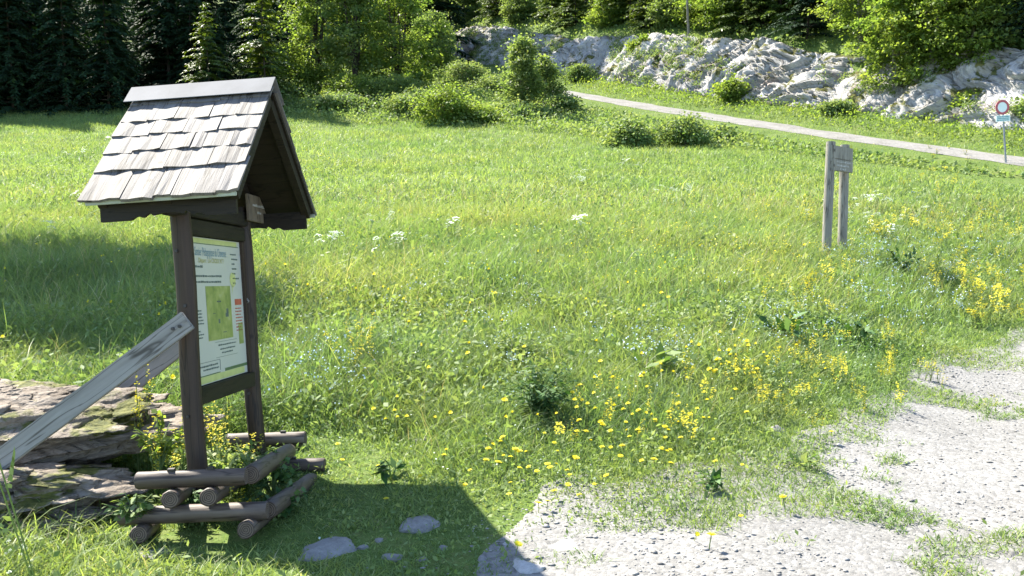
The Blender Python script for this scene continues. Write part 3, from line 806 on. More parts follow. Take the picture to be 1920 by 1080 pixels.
def spruce_meshes(h, rad, seed, n_whorl=None, bare=.08, dens=1.0, droop=.28, spray=.34):
    rng = np.random.default_rng(seed); rn = random.Random(seed)
    tr = MB(); tr.tube([(0.05 * math.sin(k), .05 * math.cos(k * 1.3), h * k / 8 - .3 * (k == 0)) for k in range(9)], [max(.012, h * .0085 * (1 - k / 8.4)) for k in range(9)], 8)
    n_whorl = n_whorl or int(h / .42); P, D, Nn, L, W, Vv = [], [], [], [], [], []
    for i in range(n_whorl):
        z0 = h * (bare + (1 - bare) * (i + rn.random() * .7) / n_whorl); t = z0 / h
        nb = rn.randint(5, 8)
        for k in range(nb):
            if rn.random() < .10: continue
            az = rn.random() * 6.283; bl = rad * (1 - t) ** .75 * rn.uniform(.62, 1.15) + .12
            ns = max(3, int(bl / .17 * dens)); out = np.array([math.cos(az), math.sin(az), 0]); lat = np.array([-out[1], out[0], 0])
            dr = droop * rn.uniform(.6, 1.5)
            tr.tube([(0, 0, z0), tuple(out * bl * .5 + np.array([0, 0, z0 + bl * (.10 - dr * .3)])), tuple(out * bl + np.array([0, 0, z0 + bl * (.12 - dr)]))], [.018 + .008 * bl, .012, .004], 3, cap=False)
            vb = rn.random()
            for s_ in range(ns):
                u = (s_ + .5) / ns; u = .12 + .88 * u
                p = out * bl * u + np.array([0, 0, z0 + bl * (.2 * u - (dr + .08) * u * u)])
                for sd in (-1, 0, 1):
                    dd = out * (1.0 if sd == 0 else .55) + lat * sd * .9 + np.array([0, 0, -.25 - .25 * rn.random()])
                    sl_ = spray * (1.15 - .5 * u) * rn.uniform(.7, 1.3) * min(1, .4 + bl / 1.2)
                    P.append(p + rng.normal(size=3) * .03); D.append(dd); Nn.append(np.array([0, 0, 1]) + rng.normal(size=3) * .35)
                    L.append(sl_); W.append(sl_ * rn.uniform(.28, .5)); Vv.append(min(1, max(0, .25 * vb + .55 * u * rn.random() + .2 * t)))
    V, F = leaf_cards(np.array(P), np.array(D), np.array(Nn), np.array(L), np.array(W), rng)
    return tr, V, F, np.repeat(np.array(Vv), 4)
def broad_meshes(h, rx, ry, seed, nclump=90, per=70, leaf=.10, flat=.6, zlo=.12, stems=3, spread=.28, top=1.0, shape=1.0):
    """crown of leaf clumps carried on branching stems; uneven outline with gaps"""
    rng = np.random.default_rng(seed); rn = random.Random(seed)
    tr = MB(); C = []; ends = []
    for s_ in range(stems):
        a = 6.283 * s_ / stems + rn.random(); lean = rn.uniform(.05, .3) if stems > 1 else .04
        tip = np.array([math.cos(a) * rx * lean * 1.4, math.sin(a) * ry * lean * 1.4, h * top * rn.uniform(.78, .97)])
        pts = [tip * np.array([u ** 1.3, u ** 1.3, u]) + rng.normal(size=3) * .03 * h * u * .5 for u in np.linspace(0, 1, 6)]
        pts[0] = np.array([math.cos(a) * .08, math.sin(a) * .08, -.15])
        r0 = h * .014; tr.tube([tuple(p) for p in pts], [r0 * (1 - .85 * u) + .004 for u in np.linspace(0, 1, 6)], 6, cap=False)
        ends.append(pts)
    for c in range(nclump):
        pts = ends[c % stems]; u = zlo + (1 - zlo) * rn.random() ** .9; i = min(4, int(u * 5)); base = pts[i] + (pts[i + 1] - pts[i]) * (u * 5 - i)
        w = (math.sin(min(1, (u * .9 + .08)) * math.pi) ** .6) * (1 - .45 * u * shape)
        az = rn.random() * 6.283; ln = rn.uniform(.3, 1.05) ** .8 if rn.random() < .82 else rn.uniform(1.0, 1.4)
        off = np.array([math.cos(az) * rx * w * ln, math.sin(az) * ry * w * ln, h * rn.uniform(-.02, .10)])
        e = base + off
        if rn.random() < .5: tr.tube([tuple(base), tuple(base + off * .5 + np.array([0, 0, .04 * h])), tuple(e)], [.006 * h * .5 + .004, .006, .003], 3, cap=False)
        C.append(np.append(e, [math.cos(az), math.sin(az), rn.random()]))
    C = np.array(C); n = nclump * per; wt = rng.uniform(.15, 1, nclump) ** 1.5; ci = rng.choice(nclump, n, p=wt / wt.sum()); lsz = rng.uniform(.65, 1.45, nclump)
    g = rng.normal(size=(n, 3)) * np.array([1, 1, flat]) * spread * rng.uniform(.5, 1.1, (nclump, 1))[ci]
    pos = C[ci, :3] + g; pos[:, 2] = np.maximum(pos[:, 2], .03)
    d = rand_dirs(n, rng) * .8 + np.c_[C[ci, 3:5], np.full(n, -.15)]; nm = rand_dirs(n, rng, 1.4)
    Ls = leaf * rng.uniform(.6, 1.35, n) * lsz[ci]; V, F = leaf_cards(pos, d, nm, Ls, Ls * rng.uniform(.5, .75, n), rng)
    vv = np.clip(.45 * C[ci, 5] + .45 * rng.random(n) + .12 * g[:, 2] / spread, 0, 1)
    return tr, V, F, np.repeat(vv, 4)
def plant_thing(name, label, cat, meshes, lm, bm_, loc, rz=0, sc=1.0, group=None, crown='crown', trunk='trunk'):
    o = empty(name, loc, rz); o.scale = (sc,) * 3 if np.isscalar(sc) else sc
    tr, V, F, v = meshes
    link(trunk, tr.mesh(trunk, bm_, smooth_shade=True), o)
    link(crown, np_mesh(crown, V, F, lm, v), o)
    tag(o, label, cat, group); return o
def dup(o, loc, rz, sc, label=None, group=None):
    c = copy_tree(o); c.location = loc; c.rotation_euler = (0, 0, rz); c.scale = (sc,) * 3 if np.isscalar(sc) else sc
    if label: c['label'] = label
    if group: c['group'] = group
    return c
def put(o, px, py, dz=-.05):
    p = ground_at(px, py); o.location = (p[0], p[1], p[2] + dz); return p
def xyz(x, y, dz=-.1): return (x, y, hz(x, y) + dz)

# ---- the dark spruce wood at the left
DARKL = 'tall dark spruce standing in the shaded wood at the far left edge of the meadow'
protos = [plant_thing('spruce_tree', DARKL, 'tree', spruce_meshes(h, r, 100 + i, n_whorl=int(h * 3.5), bare=.0, dens=1.75, droop=.45, spray=.36), M['spruce'], M['bark'], (0, 0, 0), group='spruces of the dark wood') for i, (h, r) in enumerate(((11.5, 2.5), (10, 2.4), (13, 2.8)))]
rn = random.Random(21); spots = []
for row, (yb, x0, x1, step) in enumerate(((51.5, -34, -14.6, 2.3), (55, -36, -14.0, 2.8), (59, -38, -15, 3.4), (65, -42, -13, 3.6))):
    x = x0
    while x < x1:
        spots.append((x + rn.uniform(-.8, .8), yb + rn.uniform(-1.3, 1.3) + .10 * (x + 24))); x += step * rn.uniform(.8, 1.2)
for i, (x, y) in enumerate(spots):
    o = protos[i] if i < 3 else dup(protos[rn.randrange(3)], (0, 0, 0), 0, 1)
    y += 3.0 * (x > -20); o.location = xyz(x, y); o.rotation_euler = (0, 0, rn.random() * 6.28); o.scale = (rn.uniform(.85, 1.15) * (.62 if x > -20 else 1),) * 3
# a few lit young spruces at its right edge
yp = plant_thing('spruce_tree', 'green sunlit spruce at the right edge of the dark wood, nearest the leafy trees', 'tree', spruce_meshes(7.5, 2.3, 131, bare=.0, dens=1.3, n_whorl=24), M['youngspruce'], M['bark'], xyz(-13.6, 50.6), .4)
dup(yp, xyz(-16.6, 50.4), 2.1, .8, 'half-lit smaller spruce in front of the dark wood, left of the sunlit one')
# the tree outside the frame whose shadow falls across the meadow at the left
sh = plant_thing('spruce_tree', 'spruce outside the left of the picture casting the shadow band on the meadow', 'tree', broad_meshes(12.0, 2.0, 1.25, 140, 420, 60, .24, .7, .56, 1, .5), M['leaf'], M['bark'], xyz(-10.35, 15.9))

# ---- leafy trees and bushes between wood and rock face
LT = [ # px, py of the foot, height, rx, seed, material, label
    (598, 178, 9.5, 2.3, 201, 'leafy', 'tall loose leafy tree beside the dark wood, behind the kiosk roof'),
    (668, 184, 8.6, 2.3, 202, 'leaf', 'tallest leafy tree between the dark wood and the rock face'),
    (745, 182, 7.6, 2.7, 203, 'leafy', 'round bright green tree left of the pale rock face'),
    (812, 150, 4.6, 2.0, 204, 'leaf', 'small spreading tree at the left end of the rock face'),
]
for (px, py, h, rx, sd, mt, lb) in LT:
    t = plant_thing('leafy_tree', lb, 'tree', broad_meshes(h, rx, rx, sd, 210, 66, .17, .6, .04, 4, .36), M[mt], M['bark'], (0, 0, 0)); put(t, px, py)
BUSH = [ # px, py, height, rx, seed, mat, label
    (545, 178, 2.4, 1.5, 211, 'leafy', 'yellow-green bush at the meadow edge just right of the kiosk ridge'),
    (596, 182, 1.9, 1.2, 212, 'leafy', 'low bush under the tall loose leafy tree'),
    (668, 192, 1.6, 1.9, 213, 'leafy', 'wide low yellow-green bush in front of the tallest leafy tree'),
    (745, 196, 1.5, 1.6, 214, 'leaf', 'green bush at the foot of the round bright tree'),
    (832, 236, 1.75, 1.25, 215, 'leafy', 'dense bright bush alone at the meadow edge, left of the slender willow'),
    (890, 232, .8, 1.3, 216, 'leafy', 'low yellow-green scrub right of the dense bright bush'),
    (870, 170, 1.9, 1.6, 217, 'herb', 'pale tall scrub on the bank below the left end of the rock face'),
    (925, 180, 1.3, 1.5, 218, 'herb', 'pale scrub just left of the slender willow'),
    (1286, 278, 1.3, .95, 219, 'herb', 'larger leafy bush at the meadow edge below the middle of the road'),
    (1182, 276, 1.0, .7, 220, 'herb', 'lighter small bush at the meadow edge left of the larger leafy bush'),
    (1345, 266, .6, .6, 221, 'herb', 'small pale-flowered bush just right of the larger leafy bush'),
    (1048, 208, .8, 1.2, 222, 'herb', 'low shaded bush at the right foot of the slender willow'),
    (1375, 190, 1.1, .7, 223, 'leafy', 'slim bush growing against the rock face beyond the road'),
    (1090, 150, 1.0, 1.1, 224, 'herb', 'pale scrub beside the upper end of the road'),
    (640, 205, .8, 1.6, 241, 'herb', 'pale scrub in front of the wide low yellow-green bush'),
    (785, 215, 1.2, 1.5, 242, 'herb', 'pale tall scrub left of the dense bright bush'),
    (960, 222, .8, 1.4, 243, 'herb', 'pale low scrub in front of the slender willow'),
    (1300, 158, .7, 1.1, 225, 'herb', 'low scrub at the rock foot beyond the road'),
]
for (px, py, h, rx, sd, mt, lb) in BUSH:
    t = plant_thing('bush', lb, 'bush', broad_meshes(h, rx, rx * .9, sd, int(60 + 60 * rx), 55, .115, .6, .03, 5, .20 + .07 * h, shape=.6), M[mt], M['palebark'], (0, 0, 0), crown='foliage', trunk='stems'); put(t, px, py)
w1 = plant_thing('willow_tree', 'slender light green willow standing alone below the road', 'tree', broad_meshes(4.1, .95, .95, 231, 190, 75, .12, .8, .04, 4, .24, shape=1.3), M['leaf'], M['palebark'], (0, 0, 0)); put(w1, 978, 216)
w2 = plant_thing('willow_tree', 'smaller willow leaning right beside the slender willow', 'tree', broad_meshes(3.1, .85, .85, 232, 110, 70, .12, .8, .12, 3, .24), M['leaf'], M['palebark'], (0, 0, 0)); put(w2, 1022, 204)

# ---- trees on top of the rock face
def hill_at(px, d):
    """point of the hillside seen in picture column px at distance d behind the road centre"""
    a = (px - 960) / FPX * 1.0
    lo, hi = 15.0, 200.0
    for _ in range(60):
        y = (lo + hi) / 2
        dd_ = .884 * (a * y - R0[0]) + .467 * (y - R0[1])
        if dd_ < d: lo = y
        else: hi = y
    return xyz(a * y, y)
CT = [ # px, d behind road, kind, height, radius, seed, material, label
    (835, 8.5, 'b', 5.4, 2.2, 301, 'leaf', 'dull green tree above the left end of the rock face'),
    (930, 8.2, 's', 5.4, 1.9, 302, 'youngspruce', 'yellowish young spruce above the left part of the rock face'),
    (905, 12, 's', 11, 2.6, 303, 'spruce', 'tall dark spruce behind the yellowish young spruce'),
    (1010, 12, 's', 13, 2.8, 304, 'spruce', 'dark spruce on the slope between two young spruces'),
    (1075, 7.8, 's', 5.4, 2.2, 305, 'youngspruce', 'broad young spruce on the rock edge straight above the upper end of the road'),
    (1140, 8.0, 'b', 2.6, 1.5, 306, 'leafy', 'small leafy bush on the rock edge between two young spruces'),
    (1212, 8.0, 's', 5.2, 2.0, 307, 'youngspruce', 'young spruce on the rock edge above the grey part of the face'),
    (1160, 13, 's', 13, 2.9, 308, 'spruce', 'dark spruce filling the gap behind the small leafy bush'),
    (1262, 12, 's', 12, 2.6, 309, 'spruce', 'dark spruce behind the bare thin trunk'),
    (1310, 8.6, 'b', 3.6, 1.5, 310, 'leafy', 'light green bush right of the bare thin trunk'),
    (1385, 8.0, 's', 6.2, 2.2, 311, 'youngspruce', 'olive spruce on the rock edge above the white middle of the face'),
    (1350, 13, 's', 14, 2.9, 312, 'spruce', 'tall dark spruce behind the olive spruce'),
    (1450, 9.0, 's', 10, 2.2, 313, 'youngspruce', 'spruce with tall dark trunk above the white rock'),
    (1502, 7.4, 's', 9, 2.1, 314, 'spruce', 'dark spruce with low branches over the notch in the rock'),
    (1545, 11.5, 's', 13, 2.6, 315, 'spruce', 'dark spruce at the left edge of the bright leafy trees'),
    (1600, 6.9, 'b', 6.5, 2.0, 316, 'leafy', 'leftmost of the bright leafy trees hanging over the rock face'),
    (1668, 5.6, 'b', 6.4, 2.0, 317, 'leafy', 'largest bright leafy tree, its foot just above the road'),
    (1735, 5.8, 'b', 6.6, 1.9, 318, 'leafy', 'bright leafy tree next right of the largest one'),
    (1700, 9.5, 'b', 9.5, 2.6, 319, 'leaf', 'green leafy tree rising behind the bright leafy trees'),
    (1800, 6.2, 'b', 5.2, 1.6, 320, 'leafy', 'rightmost bright leafy tree, beside the dark spruce in the corner'),
    (1830, 9.5, 'b', 8.5, 2.4, 321, 'leaf', 'leafy tree behind the rightmost bright tree'),
    (1885, 8.0, 's', 9, 2.2, 322, 'spruce', 'dark spruce in the upper right corner above the road sign'),
    (1945, 7.5, 's', 9, 2.2, 323, 'spruce', 'dark spruce cut by the right edge of the picture'),
    (1850, 7.0, 'b', 2.2, 1.0, 324, 'leaf', 'green shrub on the rock up left of the road sign'),
    (1770, 12, 's', 14, 3.0, 325, 'spruce', 'tall dark spruce far behind the bright leafy trees'),
    (1640, 13, 's', 14, 3.0, 326, 'spruce', 'tall dark spruce behind the largest bright leafy tree'),
    (875, 7.6, 'b', 3.4, 1.6, 327, 'leaf', 'bushy green tree hanging over the left part of the rock edge'),
    (975, 8.0, 'b', 3.0, 1.5, 328, 'leaf', 'rounded green shrub on the rock edge right of the yellowish young spruce'),
    (1032, 8.6, 's', 5.0, 1.9, 329, 'youngspruce', 'olive young spruce left of the broad young spruce on the rock edge'),
    (1175, 8.6, 's', 5.4, 1.9, 331, 'youngspruce', 'dense young spruce just right of the small leafy bush'),
    (1255, 8.4, 'b', 2.6, 1.5, 332, 'leaf', 'green bush left of the bare thin trunk'),
    (1345, 8.2, 'b', 3.0, 1.5, 333, 'leafy', 'yellow-green bush left of the olive spruce'),
    (1420, 8.4, 's', 5.0, 1.8, 334, 'youngspruce', 'young spruce right beside the olive spruce on the rock edge'),
    (1110, 10.5, 's', 11, 2.7, 335, 'spruce', 'dark spruce right behind the broad young spruce'),
    (1225, 10.5, 's', 11, 2.7, 336, 'spruce', 'dark spruce close behind the dense young spruce'),
    (1320, 10.5, 's', 11, 2.6, 337, 'spruce', 'dark spruce close behind the light green bush'),
    (1420, 11, 's', 12, 2.7, 338, 'spruce', 'dark spruce close behind the spruce with the tall trunk'),
    (960, 10, 's', 10, 2.6, 339, 'spruce', 'dark spruce above the slender willow'),
    (865, 11, 's', 12, 2.7, 340, 'spruce', 'dark spruce at the upper left end of the rock face'),
]
for (px, d, kd, h, rd, sd, mt, lb) in CT:
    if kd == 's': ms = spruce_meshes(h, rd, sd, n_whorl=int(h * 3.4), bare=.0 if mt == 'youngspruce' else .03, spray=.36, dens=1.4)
    else: ms = broad_meshes(h, rd, rd, sd, int(90 + 50 * rd), 75, .15, .42, .04, 3, .34)
    plant_thing('spruce_tree' if kd == 's' else 'leafy_tree', lb, 'tree', ms, M[mt], M['bark'] if kd == 's' else M['palebark'], hill_at(px, d))
bt = empty('bare_tree', hill_at(1284, 6.3)); tag(bt, 'thin bare trunk with one low green branch tuft on the rock face', 'tree')
m = MB(); m.tube([(-.02, 0, -.3), (.0, 0, 1.2), (-.12, 0, 3), (-.2, 0, 5.5), (-.25, .1, 8)], [.10, .085, .075, .06, .03], 7); m.build('trunk', M['palebark'], bt, smooth_shade=True)
_, V, F, v = spruce_meshes(2.4, 1.1, 330, bare=.05, spray=.3); link('crown', np_mesh('crown', V * np.array([1, 1, .45]), F, M['youngspruce'], v), bt, (.1, -.3, -.25))
# the wood further up the hillside: one continuous far-off wood
far = [(x, y) for x in np.arange(-63, 44, 4.2) for y in (78, 87, 97)]
P_all = []; F_all = []; v_all = []; base = 0
bank = [spruce_meshes(h, r, 400 + i, n_whorl=26, bare=.03, dens=.55, spray=.75)[1:] for i, (h, r) in enumerate(((17, 3.4), (21, 3.8)))]
rn = random.Random(8)
for i, (x, y) in enumerate(far):
    x += rn.uniform(-1.6, 1.6); y += rn.uniform(-2.5, 2.5)
    if .884 * (x - R0[0]) + .467 * (y - R0[1]) < 13 and x > -6: continue
    V, F, v = bank[i % 2]; a = rn.random() * 6.28; s_ = rn.uniform(.8, 1.2); R_ = np.array([[math.cos(a), -math.sin(a), 0], [math.sin(a), math.cos(a), 0], [0, 0, 1]])
    P_all.append(V @ R_.T * s_ + np.array(xyz(x, y))); F_all.append(F + base); v_all.append(v); base += len(V)
tag(link('far_woods', np_mesh('far_woods', np.concatenate(P_all), np.concatenate(F_all), M['spruce'], np.concatenate(v_all))), 'dark conifer wood covering the hillside behind everything', kind='stuff')
# low growth on the bank, the road verge and the hillside
def scatter_cards(name, label, X, Y, hgt, leaf, mat, seed, clump=1.0, wmul=.6):
    rng = np.random.default_rng(seed); n = len(X)
    Z = height(X, Y) + hgt * rng.random(n) ** 1.3
    pos = np.c_[X, Y, Z]; Ls = leaf * rng.uniform(.5, 1.4, n)
    V, F = leaf_cards(pos, rand_dirs(n, rng, .5), rand_dirs(n, rng, 1.2), Ls, Ls * wmul, rng)
    vv = np.clip(.55 * fbm(X * clump, Y * clump, 3) + .5 * rng.random(n) - .05, 0, 1)
    return tag(link(name, np_mesh(name, V, F, mat, np.repeat(vv, 4))), label, kind='stuff')
rng = np.random.default_rng(77)
def region(n, x0, x1, y0, y1, cond):
    X = rng.uniform(x0, x1, n); Y = rng.uniform(y0, y1, n); k = cond(X, Y); return X[k], Y[k]
def meadow_limit(x): return np.interp(x, [-40, -14, -9, -4, 0, 4, 8, 12, 16, 22], [60, 50, 46, 43, 41.5, 38.5, 35.5, 33.0, 29.5, 25])
def bank_c(X, Y):
    d, yf = road_coords(X, Y)
    return (d < -2.2) & (Y > meadow_limit(X)) & (np.abs(X / Y) < .68) & (fbm(X * .45, Y * .45, 3) > .30)
X, Y = region(150000, -14, 24, 24, 72, bank_c)
H = .25 + 1.25 * np.clip(fbm(X * .3 + 5, Y * .3, 3) - .32, 0, 1) * 1.6 * smooth(0, 3, Y - meadow_limit(X)) 
H = .10 + H * smooth(2.6, 8, -road_coords(X, Y)[0])
scatter_cards('undergrowth', 'pale green tall herbs and brambles covering the bank below the road', X, Y, H, .15, M['herb'], 5, .5)
X, Y = region(120000, 0, 34, 20, 80, lambda X, Y: (road_coords(X, Y)[0] > 1.7) & (road_coords(X, Y)[0] < 5.2) & (np.abs(X / Y) < .68))
scatter_cards('verge_undergrowth', 'grass and low weeds on the verge between road and rock face', X, Y, .42 * smooth(1.2, 2.2, road_coords(X, Y)[0]) * (.4 + fbm(X * .6, Y * .6, 2)), .13, M['leafy'], 6, .6)
X, Y = region(170000, -10, 50, 24, 100, lambda X, Y: (road_coords(X, Y)[0] > 5.6) & (road_coords(X, Y)[0] < 24) & (np.abs(X / Y) < .7))
scatter_cards('hillside_undergrowth', 'mixed low growth on the slope above the rock face', X, Y, .15 + 1.3 * np.clip(fbm(X * .35, Y * .35, 3) - .35, 0, 1) * 1.5, .19, M['leaf'], 7, .4)

rng = np.random.default_rng(314); flat_ = CLIFF_P.reshape(-1, 3); pos = []; hue_ = []
for q_ in rng.integers(0, len(flat_), 5200):
    p = flat_[q_]
    if p[1] > 24 and fbm(p[0] * .5 + p[2] * .6, p[1] * .5 - p[2] * .4, 3) > .63:
        k = rng.integers(14, 60); pos.append(p + rng.normal(size=(k, 3)) * np.array([.22, .16, .13]) * rng.uniform(.4, 1.2) + np.array([-.08, -.1, .05]))
pos = np.concatenate(pos); Ls = .10 * rng.uniform(.5, 1.5, len(pos)); V, F = leaf_cards(pos, rand_dirs(len(pos), rng, .1), rand_dirs(len(pos), rng, 1.0), Ls, Ls * .5, rng)
tag(link('ledge_undergrowth', np_mesh('ledge_undergrowth', V, F, M['herb'], np.repeat(rng.random(len(pos)), 4))), 'small herbs growing on the ledges and cracks of the rock face', kind='stuff')
RB = [(1562, 3.6, .6, .6, 502, 'herb', 'pale bush at the rock foot left of the bright leafy trees'),
      (1815, 5.2, 1.0, .8, 504, 'leafy', 'bright bush on the broken rock left of the road sign'),
      (1925, 5.0, 1.1, .8, 506, 'leaf', 'green bush on the rock right of the road sign'),
      (1390, 5.6, .9, .9, 507, 'leafy', 'tuft of yellow-green scrub high on the white middle of the rock face'), (1205, 6.2, 1.0, 1.1, 508, 'leafy', 'ochre-green scrub on the rock edge below the young spruces'),
      (990, 5.8, .9, 1.0, 509, 'leaf', 'small green scrub on the rock above the slender willow'), (905, 5.2, .8, .9, 510, 'leafy', 'small scrub on the left part of the rock face')]
for (px, d, h, rx, sd, mt, lb) in RB:
    t = plant_thing('bush', lb, 'bush', broad_meshes(h, rx, rx * .9, sd, int(60 + 60 * rx), 60, .11, .6, .03, 5, .22, shape=.6), M[mt], M['palebark'], (0, 0, 0), crown='foliage', trunk='stems')
    x_, y_, z_ = hill_at(px, d); j = int(np.argmin((flat_[:, 0] - x_) ** 2 + (flat_[:, 1] - y_) ** 2)); t.location = (x_, y_, max(z_, flat_[j, 2] - .1))

# ------------------------------------------------------------------ grass
def blades(name, label, X, Y, hgt, wid, bend, seed, mat, segs=2, vshift=0.0, hue=.35):
    rng = np.random.default_rng(seed); n = len(X); Z = height(X, Y) - .02
    az = rng.random(n) * 6.283; f_ = rng.random(n) * 6.283
    D = np.c_[np.cos(az), np.sin(az)]; S = np.c_[np.cos(f_), np.sin(f_)]
    ts = np.linspace(0, 1, segs + 1); V = np.zeros((n, 2 * segs + 1, 3))
    b = bend * rng.uniform(.3, 1.6, n)
    for i, t in enumerate(ts):
        cx_, cy_ = X + D[:, 0] * hgt * b * t ** 2, Y + D[:, 1] * hgt * b * t ** 2
        cz_ = Z + hgt * (t - .32 * b * t ** 2.2)
        w_ = wid * (1 - t ** 1.6) * .5 * (.75 + .5 * min(1, t * 2))
        if i < segs:
            V[:, 2 * i] = np.c_[cx_ + S[:, 0] * w_, cy_ + S[:, 1] * w_, cz_]; V[:, 2 * i + 1] = np.c_[cx_ - S[:, 0] * w_, cy_ - S[:, 1] * w_, cz_]
        else: V[:, 2 * i] = np.c_[cx_, cy_, cz_]
    k = 2 * segs + 1; o = np.arange(n)[:, None] * k
    q = [o + np.array([2 * i, 2 * i + 1, 2 * i + 3, 2 * i + 2]) for i in range(segs - 1)]
    tri = o + np.array([2 * segs - 2, 2 * segs - 1, 2 * segs])
    v = np.clip(hue + vshift + .55 * (fbm(X * .55, Y * .55, 4) - .5) + .35 * (fbm(X * 2.3 + 9, Y * 2.3, 2) - .5) + .30 * (rng.random(n) - .5) + .40 * (rng.random(n) < .07) + .30 * (fbm(X * .16 + 4, Y * .16, 3) - .5), 0, 1)
    me = np_mesh(name, V, q + [tri], mat, np.repeat(v, k))
    return tag(link(name, me), label, kind='stuff')
def in_boulder(X, Y):
    bx, by = boulder.location.x, boulder.location.y
    return ((X - bx + .75) / 1.15) ** 2 + ((Y - by + .02) / .80) ** 2 < .85
def cover(X, Y):
    """how densely grass grows: none on open gravel, patches along its edge"""
    dist = Y - gravel_edge(X)
    pz = .65 * fbm(X * .95 + 3, Y * 2.1, 4) + .35 * fbm(X * 4, Y * 4, 2)
    pz = np.clip((pz - .30) / .40, 0, 1)
    t = np.interp(dist, [-3.5, -2.5, -1.5, -.6, -.05, .3], [1.15, .84, .70, .50, .05, -.3])
    return smooth(t - .10, t + .14, pz) * (1 - .97 * in_boulder(X, Y))
def gheight(X, Y):
    dist = Y - gravel_edge(X)
    h = .07 + .19 * smooth(-.2, 2.2, dist) + .06 * smooth(2, 6, dist)
    h = h * (.55 + .9 * fbm(X * .8, Y * .8, 3))
    kx, ky = -1.0, 4.7                                   # trodden short grass round the kiosk shadow
    short = 1 - smooth(.5, 1.5, np.hypot((X - kx) / 1.3, (Y - ky) / .8))
    short = np.maximum(short, 1.15 * (1 - smooth(.75, 1.2, np.hypot((X + 1.45) / 1.0, (Y - 5.15) / 1.15))))
    d, yf = road_coords(X, Y)
    rd_ = 1 - .68 * smooth(-9, -3, d) * (Y > 18) * (d < 1)
    return h * (1 - .66 * short) * rd_ * (1 - .35 * smooth(16, 26, Y)) * (1 - .30 * (X < -.5) * (Y < 4.4))
def grass_band(name, label, n, y0, y1, wid, seed, segs, bend=.75):
    rng = np.random.default_rng(seed)
    Y = np.sqrt(rng.uniform(y0 ** 2, y1 ** 2, n)); X = rng.uniform(-.74, .70, n) * (Y + .6)
    d, yf = road_coords(X, Y)
    k = (rng.random(n) < cover(X, Y)) & (np.abs(d) > .72 + .7 * (fbm(Y * .8, X * .8, 2) - .5)) & (d < 4.4) & (rng.random(n) < .35 + 1.1 * fbm(X * 1.1, Y * 1.1, 3))
    X, Y = X[k], Y[k]; g = gheight(X, Y) * rng.uniform(.5, 1.35, len(X))
    g = np.where(rng.random(len(X)) < .03, g * 1.5, g)
    blades(name, label, X, Y, g, wid * rng.uniform(.6, 1.5, len(X)), bend, seed + 1, M['grass'], segs)
grass_band('grass', 'lush sunlit meadow grass in the foreground', 200000, 2.9, 8.5, .0066, 61, 3, .85)
def verge_blades():
    rng = np.random.default_rng(81); n = 330000; Y = np.sqrt(rng.uniform(3.0 ** 2, 14 ** 2, n)); X = rng.uniform(-.62, .66, n) * (Y + .5)
    dist = Y - gravel_edge(X); sh = np.hypot((X + .6) / 1.5, (Y - 4.9) / 1.0) < 1
    k = (((dist > -3.6) & (dist < .7)) | sh) & (rng.random(n) < cover(X, Y)); X, Y = X[k], Y[k]
    g = np.minimum(gheight(X, Y), .075) * rng.uniform(.4, 1.3, len(X))
    blades('verge_grass', 'short trodden grass creeping over the edge of the gravel', X, Y, g, .0065 * rng.uniform(.6, 1.5, len(X)), .8, 82, M['grass'], 2, .08)
verge_blades()
grass_band('meadow_grass', 'meadow grass of the middle distance', 255000, 8.5, 18, .0098, 63, 2)
grass_band('far_grass', 'meadow grass sloping up to the trees', 330000, 18, 62, .021, 65, 2)
def straw_stalks():
    rng = np.random.default_rng(91); n = 9000; Y = np.sqrt(rng.uniform(3.4 ** 2, 22 ** 2, n)); X = rng.uniform(-.62, .66, n) * (Y + .5)
    k = (Y - gravel_edge(X) > .25) & (gheight(X, Y) > .13); X, Y = X[k], Y[k]
    blades('seed_stalks', 'thin pale flowering grass stalks standing above the meadow', X, Y, gheight(X, Y) * rng.uniform(1.0, 1.7, len(X)), .0045 * rng.uniform(.7, 1.4, len(X)) * (1 + Y * .03), .5, 92, M['straw'], 3)
straw_stalks()
def herb_cards(name, label, n, y0, y1, seed, leaf, mat, thr=.5, hmax=.9):
    rng = np.random.default_rng(seed); Y = np.sqrt(rng.uniform(y0 ** 2, y1 ** 2, n)); X = rng.uniform(-.64, .66, n) * (Y + .6)
    d, yf = road_coords(X, Y)
    k = (rng.random(n) < cover(X, Y) * smooth(thr - .12, thr + .12, fbm(X * 1.4 + 30, Y * 1.4, 3))) & (np.abs(d) > 1.6) & (d < 4)
    X, Y = X[k], Y[k]; g = gheight(X, Y)
    pos = np.c_[X, Y, height(X, Y) + g * rng.uniform(.1, hmax, len(X))]; Ls = leaf * rng.uniform(.5, 1.5, len(X)) * np.clip(.35 + g / .3, .4, 1.1)
    V, F = leaf_cards(pos, rand_dirs(len(X), rng, .25), rand_dirs(len(X), rng, 1.5), Ls, Ls * rng.uniform(.3, .6, len(X)), rng)
    v = np.clip(.6 * fbm(X * 2, Y * 2, 2) + .5 * rng.random(len(X)) - .05, 0, 1)
    tag(link(name, np_mesh(name, V, F, mat, np.repeat(v, 4))), label, kind='stuff')
herb_cards('meadow_herbs', 'broad-leaved meadow herbs mixed in the near grass', 70000, 2.9, 10, 71, .050, M['herb'], .48)
herb_cards('far_meadow_herbs', 'broad-leaved meadow herbs mixed in the farther grass', 60000, 10, 30, 73, .065, M['herb'], .46)

